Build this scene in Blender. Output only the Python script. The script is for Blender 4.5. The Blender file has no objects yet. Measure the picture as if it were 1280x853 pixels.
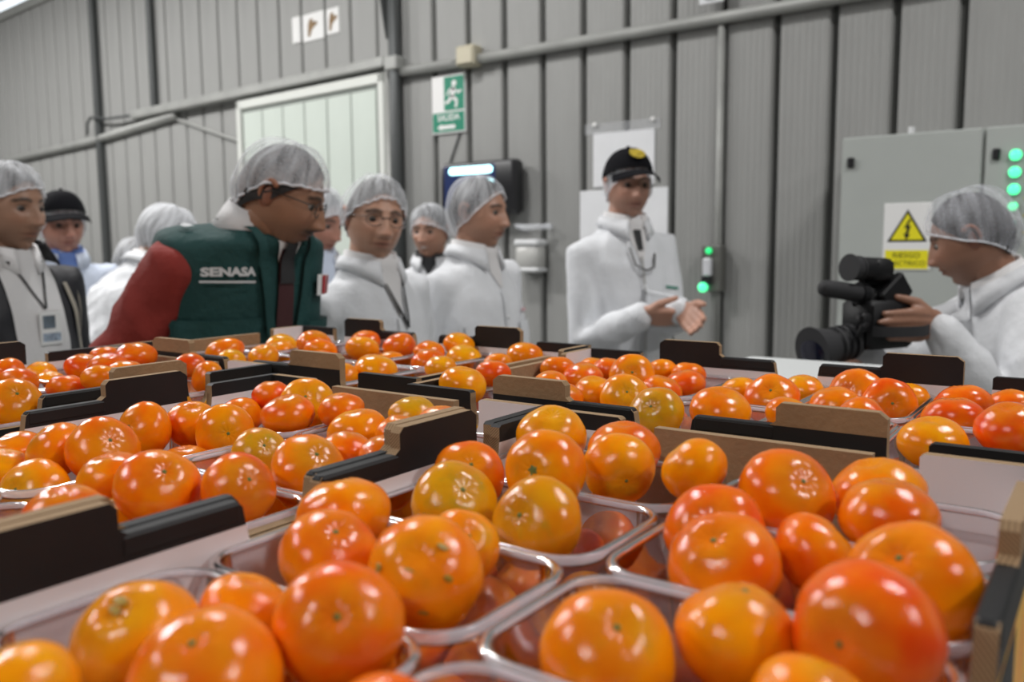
import bpy, bmesh, math, random
import numpy as np
from mathutils import Vector, Matrix, noise
from mathutils.bvhtree import BVHTree
random.seed(7)
SC = bpy.context.scene
COL = SC.collection

# ------------------------------------------------------------------ camera
YAW, PITCH, ROLL, CAM_H = math.radians(35.3), math.radians(6.3), math.radians(0.5), 1.5
FOCAL_PX = 1075.0
_f = Vector((-math.sin(YAW)*math.cos(PITCH), math.cos(YAW)*math.cos(PITCH), -math.sin(PITCH)))
_r = Vector((math.cos(YAW), math.sin(YAW), 0))
_u = _r.cross(_f)
CR = _r*math.cos(ROLL) - _u*math.sin(ROLL)
CU = _r*math.sin(ROLL) + _u*math.cos(ROLL)
cd = bpy.data.cameras.new('camera')
cd.sensor_width = 22.3
cd.lens = FOCAL_PX/1280*22.3
cd.clip_start = 0.02
cd.dof.use_dof = True
cd.dof.focus_distance = 0.80
cd.dof.aperture_fstop = 3.8
cam = bpy.data.objects.new('camera', cd)
COL.objects.link(cam)
M = Matrix.Identity(4)
for i in range(3):
    M[i][0], M[i][1], M[i][2] = CR[i], CU[i], -_f[i]
M[0][3], M[1][3], M[2][3] = 0, 0, CAM_H
cam.matrix_world = M
SC.camera = cam

# ------------------------------------------------------------------ light
w = bpy.data.worlds.new('hall_daylight')
SC.world = w
w.use_nodes = True
bg = w.node_tree.nodes['Background']
bg.inputs[0].default_value = (0.86, 0.94, 1.0, 1)
bg.inputs[1].default_value = 1.3
SC.view_settings.view_transform = 'Standard'
SC.view_settings.look = 'None'
SC.view_settings.gamma = 1
SC.view_settings.use_curve_mapping = False
SC.view_settings.exposure = 0.22
LAMP_POWER = 54
LAMP_SPOTS = [(-0.3, -2.6, 3.9), (2.9, 0.6, 3.9), (-3.4, -1.2, 3.9), (-3.0, 2.2, 4.3), (0.9, 2.2, 4.3), (-5.6, 1.4, 4.3), (-7.6, 1.6, 4.3), (-9.6, 1.8, 4.3)]  # last three are added only to brighten the left wall

# ------------------------------------------------------------------ materials
MATS = {}
def mat(name, col, rough=0.5, metal=0.0, spec=0.5, bump=0.0, bscale=60.0, vary=0.0, vscale=4.0, coat=0.0, emit=None, estr=0.0, stretch=None):
    """plain procedural surface: colour with noise variation, fine noise relief"""
    if name in MATS: return MATS[name]
    m = bpy.data.materials.new(name); m.use_nodes = True
    nt = m.node_tree; N = nt.nodes; L = nt.links
    b = N['Principled BSDF']
    b.inputs['Base Color'].default_value = (*col, 1)
    b.inputs['Roughness'].default_value = rough
    b.inputs['Metallic'].default_value = metal
    b.inputs['Specular IOR Level'].default_value = spec
    b.inputs['Coat Weight'].default_value = coat
    tc = N.new('ShaderNodeTexCoord'); vec = tc.outputs['Object']
    if stretch:
        mp = N.new('ShaderNodeMapping'); mp.inputs['Scale'].default_value = stretch
        L.new(vec, mp.inputs[0]); vec = mp.outputs[0]
    if vary > 0:
        n = N.new('ShaderNodeTexNoise'); n.inputs['Scale'].default_value = vscale; n.inputs['Detail'].default_value = 4
        L.new(vec, n.inputs['Vector'])
        r = N.new('ShaderNodeMapRange'); r.inputs['From Min'].default_value = .3; r.inputs['From Max'].default_value = .7
        r.inputs['To Min'].default_value = 1-vary; r.inputs['To Max'].default_value = 1+vary
        L.new(n.outputs[0], r.inputs[0])
        mx = N.new('ShaderNodeMix'); mx.data_type = 'RGBA'; mx.blend_type = 'MULTIPLY'; mx.inputs[0].default_value = 1
        mx.inputs[6].default_value = (*col, 1)
        L.new(r.outputs[0], mx.inputs[7]); L.new(mx.outputs[2], b.inputs['Base Color'])
    if bump > 0:
        n2 = N.new('ShaderNodeTexNoise'); n2.inputs['Scale'].default_value = bscale; n2.inputs['Detail'].default_value = 3
        L.new(vec, n2.inputs['Vector'])
        bp = N.new('ShaderNodeBump'); bp.inputs['Strength'].default_value = bump; bp.inputs['Distance'].default_value = .01
        L.new(n2.outputs[0], bp.inputs['Height']); L.new(bp.outputs[0], b.inputs['Normal'])
    if emit:
        b.inputs['Emission Color'].default_value = (*emit, 1); b.inputs['Emission Strength'].default_value = estr
    MATS[name] = m
    return m

def net_material(name, dense, col=(.86, .88, .92), streak=0.0):
    """thin non-woven or film: part see-through, part pale scatter, mottled fibres"""
    if name in MATS: return MATS[name]
    m = bpy.data.materials.new(name); m.use_nodes = True
    nt = m.node_tree; N = nt.nodes; L = nt.links; N.clear()
    out = N.new('ShaderNodeOutputMaterial'); mix = N.new('ShaderNodeMixShader')
    tr = N.new('ShaderNodeBsdfTransparent'); p = N.new('ShaderNodeBsdfPrincipled')
    p.inputs['Base Color'].default_value = (*col, 1); p.inputs['Roughness'].default_value = .6
    at = N.new('ShaderNodeAttribute'); at.attribute_name = 'Col'
    tc = N.new('ShaderNodeTexCoord'); n = N.new('ShaderNodeTexNoise'); n.inputs['Scale'].default_value = 160; n.inputs['Detail'].default_value = 3
    L.new(tc.outputs['Object'], n.inputs['Vector'])
    r = N.new('ShaderNodeMapRange'); r.inputs['From Min'].default_value = .3; r.inputs['From Max'].default_value = .7
    r.inputs['To Min'].default_value = dense-.06; r.inputs['To Max'].default_value = dense+.06
    L.new(n.outputs[0], r.inputs[0])
    ma = N.new('ShaderNodeMath'); ma.operation = 'MULTIPLY_ADD'; ma.inputs[1].default_value = streak
    L.new(at.outputs['Fac'], ma.inputs[0]); L.new(r.outputs[0], ma.inputs[2]); ma.use_clamp = True; L.new(ma.outputs[0], mix.inputs[0])
    L.new(tr.outputs[0], mix.inputs[1]); L.new(p.outputs[0], mix.inputs[2]); L.new(mix.outputs[0], out.inputs[0])
    MATS[name] = m
    return m

def plastic_material(name, haze, rough, ior=1.45):
    """clear thin plastic: see-through with fresnel gloss and a trace of white haze"""
    if name in MATS: return MATS[name]
    m = bpy.data.materials.new(name); m.use_nodes = True
    nt = m.node_tree; N = nt.nodes; L = nt.links; N.clear()
    out = N.new('ShaderNodeOutputMaterial'); mix = N.new('ShaderNodeMixShader'); mix2 = N.new('ShaderNodeMixShader')
    tr = N.new('ShaderNodeBsdfTransparent'); tr.inputs[0].default_value = (.95, .94, .96, 1)
    g = N.new('ShaderNodeBsdfGlossy'); g.inputs['Roughness'].default_value = rough
    d = N.new('ShaderNodeBsdfDiffuse'); d.inputs[0].default_value = (.86, .84, .88, 1)
    f = N.new('ShaderNodeFresnel'); f.inputs[0].default_value = ior
    mix2.inputs[0].default_value = haze
    L.new(tr.outputs[0], mix2.inputs[1]); L.new(d.outputs[0], mix2.inputs[2])
    L.new(f.outputs[0], mix.inputs[0]); L.new(mix2.outputs[0], mix.inputs[1]); L.new(g.outputs[0], mix.inputs[2])
    L.new(mix.outputs[0], out.inputs[0])
    MATS[name] = m
    return m

def vcol_material(name, rough=.45, bump=.08, bscale=220):
    if name in MATS: return MATS[name]
    m = mat(name, (.5, .3, .2), rough, bump=bump, bscale=bscale)
    N = m.node_tree.nodes; L = m.node_tree.links
    a = N.new('ShaderNodeAttribute'); a.attribute_name = 'Col'
    L.new(a.outputs['Color'], N['Principled BSDF'].inputs['Base Color'])
    return m

# ------------------------------------------------------------------ mesh helpers
class G:
    """collects vertices, faces, material indices and colours for one mesh"""
    def __init__(s): s.v = []; s.f = []; s.mi = []; s.c = []
    def add(s, v, f, mi=0, c=None):
        o = len(s.v); s.v += [tuple(p) for p in v]; s.f += [tuple(i+o for i in q) for q in f]; s.mi += [mi]*len(f)
        s.c += list(c) if c is not None and len(c) == len(v) and not isinstance(c[0], float) else [c or (1, 1, 1)]*len(v)
        return s
    def box(s, a, b, mi=0):
        x0, y0, z0 = a; x1, y1, z1 = b
        return s.add([(x0,y0,z0),(x1,y0,z0),(x1,y1,z0),(x0,y1,z0),(x0,y0,z1),(x1,y0,z1),(x1,y1,z1),(x0,y1,z1)],
            [(0,3,2,1),(4,5,6,7),(0,1,5,4),(1,2,6,5),(2,3,7,6),(3,0,4,7)], mi)
    def bevbox(s, a, b, r=.004, mi=0):
        """box with chamfered vertical and top/bottom edges: stacked rounded rectangles"""
        x0, y0, z0 = a; x1, y1, z1 = b
        def ring(i, z):
            x, X, y, Y = x0+i, x1-i, y0+i, y1-i; k = r
            return [(x+k,y,z),(X-k,y,z),(X,y+k,z),(X,Y-k,z),(X-k,Y,z),(x+k,Y,z),(x,Y-k,z),(x,y+k,z)]
        return s.loft([ring(r*.7, z0), ring(0, z0+r), ring(0, z1-r), ring(r*.7, z1)], mi)
    def loft(s, rings, mi=0, cap=True, c=None):
        n = len(rings[0]); v = [p for r in rings for p in r]; f = []
        for k in range(len(rings)-1):
            for i in range(n):
                j = (i+1) % n
                f.append((k*n+i, k*n+j, (k+1)*n+j, (k+1)*n+i))
        if cap:
            f.append(tuple(range(n-1, -1, -1))); f.append(tuple(range((len(rings)-1)*n, len(rings)*n)))
        return s.add(v, f, mi, c)
    def tube(s, pts, rad, n=10, mi=0, caps=True, c=None, flat=1.0):
        pts = [Vector(p) for p in pts]
        if not hasattr(rad, '__len__'): rad = [rad]*len(pts)
        if caps:   # rounded ends
            d0 = (pts[0]-pts[1]).normalized(); d1 = (pts[-1]-pts[-2]).normalized()
            P = [pts[0]+d0*rad[0]*.9, pts[0]+d0*rad[0]*.6]+pts+[pts[-1]+d1*rad[-1]*.6, pts[-1]+d1*rad[-1]*.9]
            R = [rad[0]*.35, rad[0]*.78]+list(rad)+[rad[-1]*.78, rad[-1]*.35]
        else: P, R = pts, list(rad)
        up = None; rings = []
        for i, p in enumerate(P):
            t = (P[min(i+1, len(P)-1)]-P[max(i-1, 0)]).normalized()
            if up is None:
                up = Vector((0, 0, 1)) if abs(t.z) < .9 else Vector((0, 1, 0))
            a = t.cross(up)
            if a.length < 1e-4: a = t.cross(Vector((1, 0, 0)))
            a.normalize(); b = a.cross(t).normalized(); up = b
            rings.append([tuple(p+(a*math.cos(q)+b*math.sin(q)*flat)*R[i]) for q in [2*math.pi*k/n for k in range(n)]])
        return s.loft(rings, mi, True, c)
    def ell(s, c, r, nu=20, nv=14, mi=0, rot=None, col=None):
        rings = []
        for k in range(1, nv):
            th = math.pi*k/nv
            ring = []
            for i in range(nu):
                ph = 2*math.pi*i/nu
                p = Vector((r[0]*math.sin(th)*math.cos(ph), r[1]*math.sin(th)*math.sin(ph), -r[2]*math.cos(th)))
                if rot: p = rot @ p
                ring.append(tuple(p+Vector(c)))
            rings.append(ring)
        return s.loft(rings, mi, True, col)
    def cyl(s, a, b, r, r2=None, n=20, mi=0):
        return s.tube([a, b], [r, r2 if r2 is not None else r], n, mi, False)
    def mesh(s, name, mats, smooth=False, colors=False):
        me = bpy.data.meshes.new(name)
        me.from_pydata(s.v, [], s.f); 
        for m in (mats if isinstance(mats, (list, tuple)) else [mats]): me.materials.append(m)
        if any(s.mi): me.polygons.foreach_set('material_index', s.mi)
        if smooth: me.polygons.foreach_set('use_smooth', [True]*len(me.polygons))
        if colors:
            at = me.color_attributes.new('Col', 'FLOAT_COLOR', 'POINT')
            at.data.foreach_set('color', np.array([(*q, 1) for q in s.c], 'f').ravel())
        me.update()
        return me
    def obj(s, name, mats, parent=None, smooth=False, colors=False, loc=None, rotz=0):
        o = bpy.data.objects.new(name, s.mesh(name, mats, smooth, colors)); COL.objects.link(o)
        if parent: o.parent = parent
        if loc: o.location = loc
        if rotz: o.rotation_euler = (0, 0, rotz)
        return o

def tag(o, label, cat, group=None):
    o['label'] = label; o['category'] = cat
    if group: o['group'] = group
    return o
def struct(o, label=None):
    o['kind'] = 'structure'
    if label: o['label'] = label
    return o
def empty(name, loc=(0, 0, 0), rotz=0):
    o = bpy.data.objects.new(name, None); COL.objects.link(o)
    o.location = loc; o.rotation_euler = (0, 0, rotz); o.empty_display_size = .05
    return o
def child(name, me, parent):
    o = bpy.data.objects.new(name, me); COL.objects.link(o); o.parent = parent
    return o
def smooth_by_angle(o, deg=40):
    me = o.data
    me.polygons.foreach_set('use_smooth', [True]*len(me.polygons))
    try: me.set_sharp_from_angle(angle=math.radians(deg))
    except Exception: pass
    return o
def text_mesh(txt, size, align='CENTER', bold=0.0):
    cu = bpy.data.curves.new('lettering', 'FONT'); cu.body = txt; cu.size = size; cu.align_x = align; cu.align_y = 'CENTER'
    cu.offset = bold; cu.resolution_u = 3
    o = bpy.data.objects.new('lettering', cu); COL.objects.link(o)
    dg = bpy.context.evaluated_depsgraph_get()
    me = bpy.data.meshes.new_from_object(o.evaluated_get(dg))
    bpy.data.objects.remove(o); bpy.data.curves.remove(cu)
    v = [tuple(p.co) for p in me.vertices]; f = [tuple(p.vertices) for p in me.polygons]
    bpy.data.meshes.remove(me)
    return v, f
def plate_text(name, txt, size, m, parent, x, z, y, bold=0.0):
    """flat lettering on a plate that faces -Y (parent space)"""
    v, f = text_mesh(txt, size, bold=bold)
    g = G(); g.add([(p[0]+x, y, p[1]+z) for p in v], f)
    return g.obj(name, m, parent)
def extrude_outline(pts, y0, y1):
    """outline in x,z extruded along y; returns bmesh"""
    bm = bmesh.new()
    a = [bm.verts.new((p[0], y0, p[1])) for p in pts]
    b = [bm.verts.new((p[0], y1, p[1])) for p in pts]
    bm.faces.new(a); bm.faces.new(b[::-1])
    n = len(pts)
    for i in range(n):
        j = (i+1) % n
        bm.faces.new((a[j], a[i], b[i], b[j]))
    bmesh.ops.recalc_face_normals(bm, faces=bm.faces)
    return bm

# ------------------------------------------------------------------ shared materials
M_PANEL = mat('grey_metal_cladding', (.29, .292, .283), .6, .1, vary=.10, vscale=2.2, stretch=(3, 3, .5), bump=.12, bscale=30)
M_SEAM = mat('dark_seam', (.06, .062, .058), .7)
M_GALV = mat('galvanised_steel', (.33, .335, .32), .5, .2, vary=.12, vscale=6)
M_DARKSTEEL = mat('dark_steel', (.075, .08, .08), .5, .4)
M_DOOR = mat('pale_green_door_panel', (.56, .62, .565), .5, vary=.05, vscale=2)
M_DOORTRIM = mat('off_white_door_trim', (.66, .68, .64), .5)
M_CAB = mat('pale_grey_cabinet_paint', (.40, .425, .405), .45, vary=.03, vscale=3)
M_BLACK = mat('black_plastic', (.012, .012, .014), .35)
M_RUBBER = mat('black_rubber', (.02, .02, .022), .75)
M_WHITE = mat('white_card', (.78, .78, .77), .6)
M_PAPER = mat('paper_sheet', (.74, .75, .77), .7, vary=.03, vscale=9)
M_GREEN = mat('sign_green', (.01, .22, .13), .5)
M_YELLOW = mat('sign_yellow', (.80, .72, .01), .5)
M_CONC = mat('concrete_floor', (.26, .26, .25), .6, vary=.15, vscale=1.5, bump=.1)

# ================================================================== THE HALL
WY = 4.0                       # face of the back wall's backing sheet
LW_A = math.radians(-4.5)      # the far section of the wall runs back a little
LW_O = (-3.61, WY, 0)
fl = G(); fl.box((-14, -7, -.1), (6, 6.5, 0)); struct(fl.obj('floor', M_CONC))
M_HALL = mat('dull_hall_sheet', (.20, .20, .195), .8, vary=.1, vscale=1)
for nm_, a_, b_ in (('ceiling', (-14, -7, 5.2), (6, 6.5, 5.3)), ('wall_front', (-14, -7.1, 0), (6, -7, 5.2)), ('wall_right', (6, -7, 0), (6.1, 6.5, 5.2)), ('wall_far', (-14.1, -7, 0), (-14, 6.5, 5.2))):
    hg_ = G(); hg_.box(a_, b_); struct(hg_.obj(nm_, M_HALL))
WALL_TOP = 3.88
def panel_mesh(wd, z0, z1, ribs=7):
    """trapezoidal cladding sheet: raised face with faint pressed ribs and returned edges (faces -Y)"""
    pr = [(0, 0), (.006, -.024)]
    n = ribs*2
    for i in range(n+1):
        t = .012+(wd-.024)*i/n
        pr.append((t, -.0282 if i % 2 == 0 else -.0295))
    pr += [(wd-.006, -.024), (wd, 0)]
    v = []; f = []
    for z in (z0, z1): v += [(p[0], p[1], z) for p in pr]
    k = len(pr)
    for i in range(k-1): f.append((i, i+1, k+i+1, k+i))
    f.append(tuple(range(k, 2*k))); f.append(tuple(range(k-1, -1, -1)))
    g = G(); g.add(v, f)
    return g.mesh('cladding_panel', M_PANEL)
wb = G(); wb.box((-3.63, WY, 0), (3.2, WY+.08, WALL_TOP)); wall_back = struct(wb.obj('wall_back', M_SEAM))
PITCH_P = .2525
pm = panel_mesh(PITCH_P-.026, 0, WALL_TOP)
x = -3.592
while x < 3.1:
    o = child('cladding_panel', pm, wall_back); o.location = (x, WY, 0); x += PITCH_P
wl = G(); wl.box((-9.2, 0, 0), (.03, .08, WALL_TOP)); wall_left = struct(wl.obj('wall_left', M_SEAM, loc=LW_O, rotz=LW_A))
pm2 = panel_mesh(.25-.013, 0, WALL_TOP)
for k in range(36):
    o = child('cladding_panel', pm2, wall_left); o.location = (-.192-.25*k-.01, 0, 0)
tr = G(); tr.box((-9.2, -.06, WALL_TOP-.05), (.03, .1, WALL_TOP+.03)); struct(tr.obj('trim_1', M_GALV, loc=LW_O, rotz=LW_A))

def on_left(name, g, m, label, cat, smooth=False, group=None):
    o = g.obj(name, m, loc=LW_O, rotz=LW_A, smooth=smooth)
    return tag(o, label, cat, group)
PF = -.0295   # panel face, local y of a wall
# --- tall dark posts and pipes
g = G(); g.bevbox((-3.885, -.09, 0), (-3.82, PF, WALL_TOP), .01)
on_left('steel_post', g, M_DARKSTEEL, 'dark full-height steel post on the far cladding, left of the sliding door', 'post')
g = G(); g.bevbox((-2.915, -.08, 2.62), (-2.855, PF, WALL_TOP), .01)
on_left('steel_hanger', g, M_DARKSTEEL, 'short dark steel post dropping from above to the sliding door rail', 'post')
# corner column with flared bracket
col = empty('corner_column', (-3.62, WY, 0))
g = G(); g.tube([(0, -.075, 0), (0, -.075, WALL_TOP)], .038, 14, caps=False); g.obj('pipe', M_DARKSTEEL, col, True)
g = G(); g.tube([(-.075, -.06, 0), (-.075, -.06, 2.62)], .022, 10, caps=False); g.obj('conduit', M_GALV, col, True)
g = G(); g.tube([(-.25, -.06, WALL_TOP), (-.05, -.06, 2.75)], .025, 10, caps=False); g.obj('brace', M_DARKSTEEL, col, True)
g = G(); g.bevbox((-.05, -.12, 2.55), (.05, -.028, 2.63), .008); g.obj('clamp', M_GALV, col)
tag(col, 'dark vertical pipe column beside the pale sliding door edge', 'column')
# --- sliding door
door = empty('door_1', LW_O, LW_A); struct(door, 'pale green panelled sliding door hanging from a steel rail')
DX0, DX1, DZ = -1.66, -.09, 2.55
g = G(); g.box((DX0, -.085, .03), (DX1, -.045, DZ)); g.obj('door_leaf', mat('door_groove', (.20, .22, .20), .6), door)
n = 6; pw = (DX1-DX0-.14)/n
dm = G(); dm.bevbox((0, -.092, .10), (pw-.012, -.08, DZ-.09), .004); dme = dm.mesh('door_panel', M_DOOR)
for k in range(n):
    o = child('door_panel', dme, door); o.location = (DX0+.07+k*pw+.006, 0, 0)
g = G()
g.bevbox((DX0, -.10, .02), (DX0+.05, -.08, DZ), .005); g.obj('frame_stile', M_DOORTRIM, door)
g = G(); g.bevbox((DX1-.05, -.10, .02), (DX1, -.08, DZ), .005); g.obj('frame_stile', M_DOORTRIM, door)
g = G(); g.bevbox((DX0, -.10, DZ-.06), (DX1, -.08, DZ), .005); g.obj('frame_rail', M_DOORTRIM, door)
g = G(); g.bevbox((-3.18, -.12, 2.575), (-.06, -.03, 2.64), .01); 
on_left('door_rail', g, M_GALV, 'thick grey steel rail above the pale sliding door', 'rail')
g = G()
g.tube([(-9.0, -.06, 2.36), (-4.0, -.06, 2.47), (-2.55, -.06, 2.55)], .033, 10, caps=False)
on_left('wall_rail', g, M_GALV, 'long grey horizontal pipe on the far cladding left of the door', 'pipe', True)
g = G(); g.tube([(-2.6, -.045, 2.53), (-1.68, -.045, 2.27)], .014, 8)
on_left('thin_brace', g, M_GALV, 'thin sagging rod running down to the sliding door edge', 'rod', True)
g = G(); g.tube([(-4.0, -.10, 2.52), (-3.98, -.105, 2.62), (-3.90, -.11, 2.66), (-3.6, -.105, 2.62), (-3.2, -.09, 2.61)], .012, 8)
on_left('cable_bend', g, M_DARKSTEEL, 'dark bent cable crossing the steel post near the door rail', 'cable', True)
# three small white plates with brown motifs
def blob(g, cx, cz, y, pts):
    g.add([(cx+a, y, cz+b) for a, b in pts], [tuple(range(len(pts)))])
M_BROWN = mat('brown_print', (.22, .13, .05), .6, vary=.3, vscale=40)
for k, (xa, xb, za, zb) in enumerate([(-1.05, -.965, 2.87, 3.04), (-.935, -.715, 2.86, 3.035), (-.685, -.56, 2.87, 3.03)]):
    e = empty('wall_plate', LW_O, LW_A)
    g = G(); g.bevbox((xa, -.036, za), (xb, -.026, zb), .003); g.obj('plate', M_WHITE, e)
    if k:
        g = G(); cx, cz = ((xa+xb)/2 - (.0 if k == 1 else -.01), (za+zb)/2)
        s = 1 if k == 1 else .8
        blob(g, cx, cz, -.0375, [(-.055*s,-.055),(-.03*s,-.06),(-.012*s,-.02),(.02*s,0),(.05*s,.012),(.045*s,.03),(.005*s,.03),(-.005*s,.055),(-.035*s,.05),(-.05*s,.02)])
        g.obj('motif', M_BROWN, e)
    tag(e, ['blank narrow white plate above the sliding door', 'wide white plate with a brown motif above the sliding door', 'narrow white plate with a brown motif above the sliding door'][k], 'plate')

FY = WY-.0295  # cladding face of the back wall
# --- conduit with junction box
g = G(); g.tube([(-3.60, WY-.0595, 2.54), (3.0, WY-.0595, 2.56)], .029, 12, caps=False)
tag(g.obj('conduit_pipe', M_GALV, smooth=True), 'long grey conduit pipe running across the upper wall', 'pipe')
jb = empty('junction_box', (-3.06, FY, 2.56))
M_BEIGE = mat('beige_plastic', (.52, .48, .36), .5)
g = G(); g.bevbox((-.065, -.085, -.055), (.065, .002, .055), .008); g.obj('housing', M_BEIGE, jb)
g = G(); g.bevbox((-.055, -.09, -.045), (.055, -.083, .045), .004); g.obj('lid', M_BEIGE, jb)
g = G(); g.tube([(-.06, -.05, .0), (-.11, -.05, -.01)], .015, 8); g.obj('gland', M_GALV, jb)
tag(jb, 'small beige junction box on the conduit above the exit sign', 'junction box')
# --- exit sign
ex = empty('exit_sign', (-3.24, FY, 2.32))
g = G(); g.bevbox((-.125, -.012, -.165), (.125, .002, .165), .003); g.obj('board', M_WHITE, ex)
y = -.0135
g = G(); g.add([(-.118, y, -.155), (.118, y, -.155), (.118, y, -.045), (-.118, y, -.045)], [(0, 1, 2, 3)]); g.obj('green_band', M_GREEN, ex)
g = G(); g.add([(-.03, y, -.035), (.118, y, -.035), (.118, y, .155), (-.03, y, .155)], [(0, 1, 2, 3)]); g.obj('green_field', M_GREEN, ex)
g = G()
y2 = -.0142
def disc(g, cx, cz, r, y, n=16): g.add([(cx+r*math.cos(2*math.pi*i/n), y, cz+r*math.sin(2*math.pi*i/n)) for i in range(n)], [tuple(range(n))])
def bar(g, p, q, w_, y):
    d = Vector((q[0]-p[0], q[1]-p[1])).normalized(); nn = Vector((-d.y, d.x))*w_/2
    g.add([(p[0]+nn.x, y, p[1]+nn.y), (p[0]-nn.x, y, p[1]-nn.y), (q[0]-nn.x, y, q[1]-nn.y), (q[0]+nn.x, y, q[1]+nn.y)], [(0, 1, 2, 3)])
disc(g, .045, .115, .017, y2)
for p, q, wd in [((.04,.095),(.03,.04),.03), ((.03,.045),(.065,.015),.02), ((.065,.015),(.055,-.022),.016), ((.028,.045),(.0,.012),.02), ((.0,.014),(-.022,.008),.016), ((.04,.085),(.075,.06),.014), ((.075,.06),(.098,.072),.013), ((.036,.088),(.005,.075),.014), ((.005,.075),(-.005,.05),.013)]:
    bar(g, p, q, wd, y2)
g.obj('running_figure', M_WHITE, ex)
plate_text('lettering', 'SALIDA', .05, M_WHITE, ex, 0, -.075, y2, .001)
g = G(); bar(g, (-.05, -.128), (.05, -.128), .022, y2); g.add([(-.05, y2, -.108), (-.05, y2, -.148), (-.085, y2, -.128)], [(0, 1, 2)]); g.obj('arrow', M_WHITE, ex)
tag(ex, 'green and white emergency exit sign with running figure below the conduit', 'exit sign')
g = G(); g.tube([(-3.16, FY-.006, 2.155), (-3.24, FY-.006, 1.99)], .005, 6)
tag(g.obj('hanging_cord', M_DARKSTEEL), 'thin dark cord between the exit sign and the wall screen', 'cord')
# --- wall screen
M_SCREEN = mat('screen_picture', (.02, .03, .08), .2, emit=(.02, .03, .10), estr=.35)
M_GLOW = mat('screen_bright_bar', (.5, .8, .9), .3, emit=(.45, .95, 1.0), estr=2.4)
tv = empty('wall_screen', (-2.965, FY, 1.825))
g = G(); g.bevbox((-.265, -.12, -.15), (.265, -.02, .145), .02); g.obj('casing', M_BLACK, tv, True)
smooth_by_angle(tv.children[0], 35)
g = G(); g.bevbox((-.08, -.03, -.06), (.08, .003, .06), .005); g.obj('bracket', M_DARKSTEEL, tv)
g = G(); g.add([(-.225, -.1215, -.115), (.135, -.1215, -.115), (.135, -.1215, .125), (-.225, -.1215, .125)], [(0, 1, 2, 3)]); g.obj('screen', M_SCREEN, tv)
def pill(cx, cz, w_, h_, y, n=8):
    pts = [(cx+w_/2-h_/2+h_/2*math.cos(a), y, cz+h_/2*math.sin(a)) for a in [-math.pi/2+math.pi*i/n for i in range(n+1)]]
    pts += [(cx-w_/2+h_/2+h_/2*math.cos(a), y, cz+h_/2*math.sin(a)) for a in [math.pi/2+math.pi*i/n for i in range(n+1)]]
    return pts
g = G(); g.add(pill(-.035, .098, .31, .042, -.1225), [tuple(range(18))]); g.obj('bright_bar', M_GLOW, tv)
g = G(); g.add(pill(.09, .03, .07, .03, -.1225), [tuple(range(18))]); g.obj('bright_spot', M_GLOW, tv)
tag(tv, 'black wall screen showing a bright cyan bar', 'screen')
# --- posters
for nm, x0, x1, z0, z1, lb in [('poster', -2.28, -1.93, 1.80, 2.075, 'upper white paper notice taped to the cladding behind the black cap'), ('poster', -2.36, -1.855, 1.44, 1.785, 'lower larger white paper notice on the cladding below another sheet')]:
    e = empty(nm, ((x0+x1)/2, FY, (z0+z1)/2)); a, b = (x1-x0)/2, (z1-z0)/2
    g = G(); g.bevbox((-a, -.006, -b), (a, .002, b), .0015); g.obj('sheet', M_PAPER, e)
    if z1 > 2:
        sl = G(); sl.bevbox((-a-.05, -.008, b-.005), (a+.03, -.001, b+.05), .002); sl.obj('plastic_sleeve', net_material('clear_sleeve', .12), e)
        for sx in (-1, 1):
            p = G(); p.ell((sx*(a-.01)+(-.0), -.008, b+.045), (.014, .006, .012), 10, 6); p.obj('tape', M_WHITE, e)
    tag(e, lb, 'poster')
# paper at the top of the frame
e = empty('paper_note', (-1.62, WY-.09, 2.655)); g = G(); g.bevbox((-.06, -.004, -.045), (.06, .004, .09), .002); g.obj('sheet', M_PAPER, e); g = G(); g.ell((0, -.006, -.02), (.035, .004, .012), 10, 6); g.obj('mark', mat('faded_ink', (.3, .3, .33), .7), e)
tag(e, 'small white paper note stuck above the conduit pipe', 'note')
# --- towel dispenser
M_DISP = mat('translucent_white_plastic', (.70, .71, .72), .35)
d = empty('soap_dispenser', (-2.645, FY, 1.45))
g = G(); g.bevbox((-.075, -.10, -.075), (.075, .002, .055), .015); g.obj('tank', mat('grey_translucent_tank', (.50, .50, .48), .3), d); smooth_by_angle(d.children[0], 50)
g = G(); g.bevbox((-.08, -.108, .05), (.08, .002, .085), .01); g.obj('lid', M_DISP, d)
g = G(); g.bevbox((-.08, -.108, -.092), (.08, .002, -.068), .01); g.obj('base', M_DISP, d)
tag(d, 'white wall dispenser on the cladding left of the white-jacketed speaker', 'dispenser')
e = empty('dispenser_bracket', (-2.63, FY, 1.60)); g = G(); g.tube([(-.11, -.05, .012), (-.04, -.075, .0), (.05, -.075, .004), (.11, -.05, .0)], [.012, .018, .015, .013], 10); g.obj('clip_bar', net_material('clear_clip', .32), e, True)
for sx in (-.1, .09):
    g = G(); g.tube([(sx, .001, .005), (sx, -.055, .008)], .014, 8); g.obj('hook', net_material('clear_clip', .32), e, True)
tag(e, 'clear plastic clip bar on the cladding above the wall dispenser', 'bracket')
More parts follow.
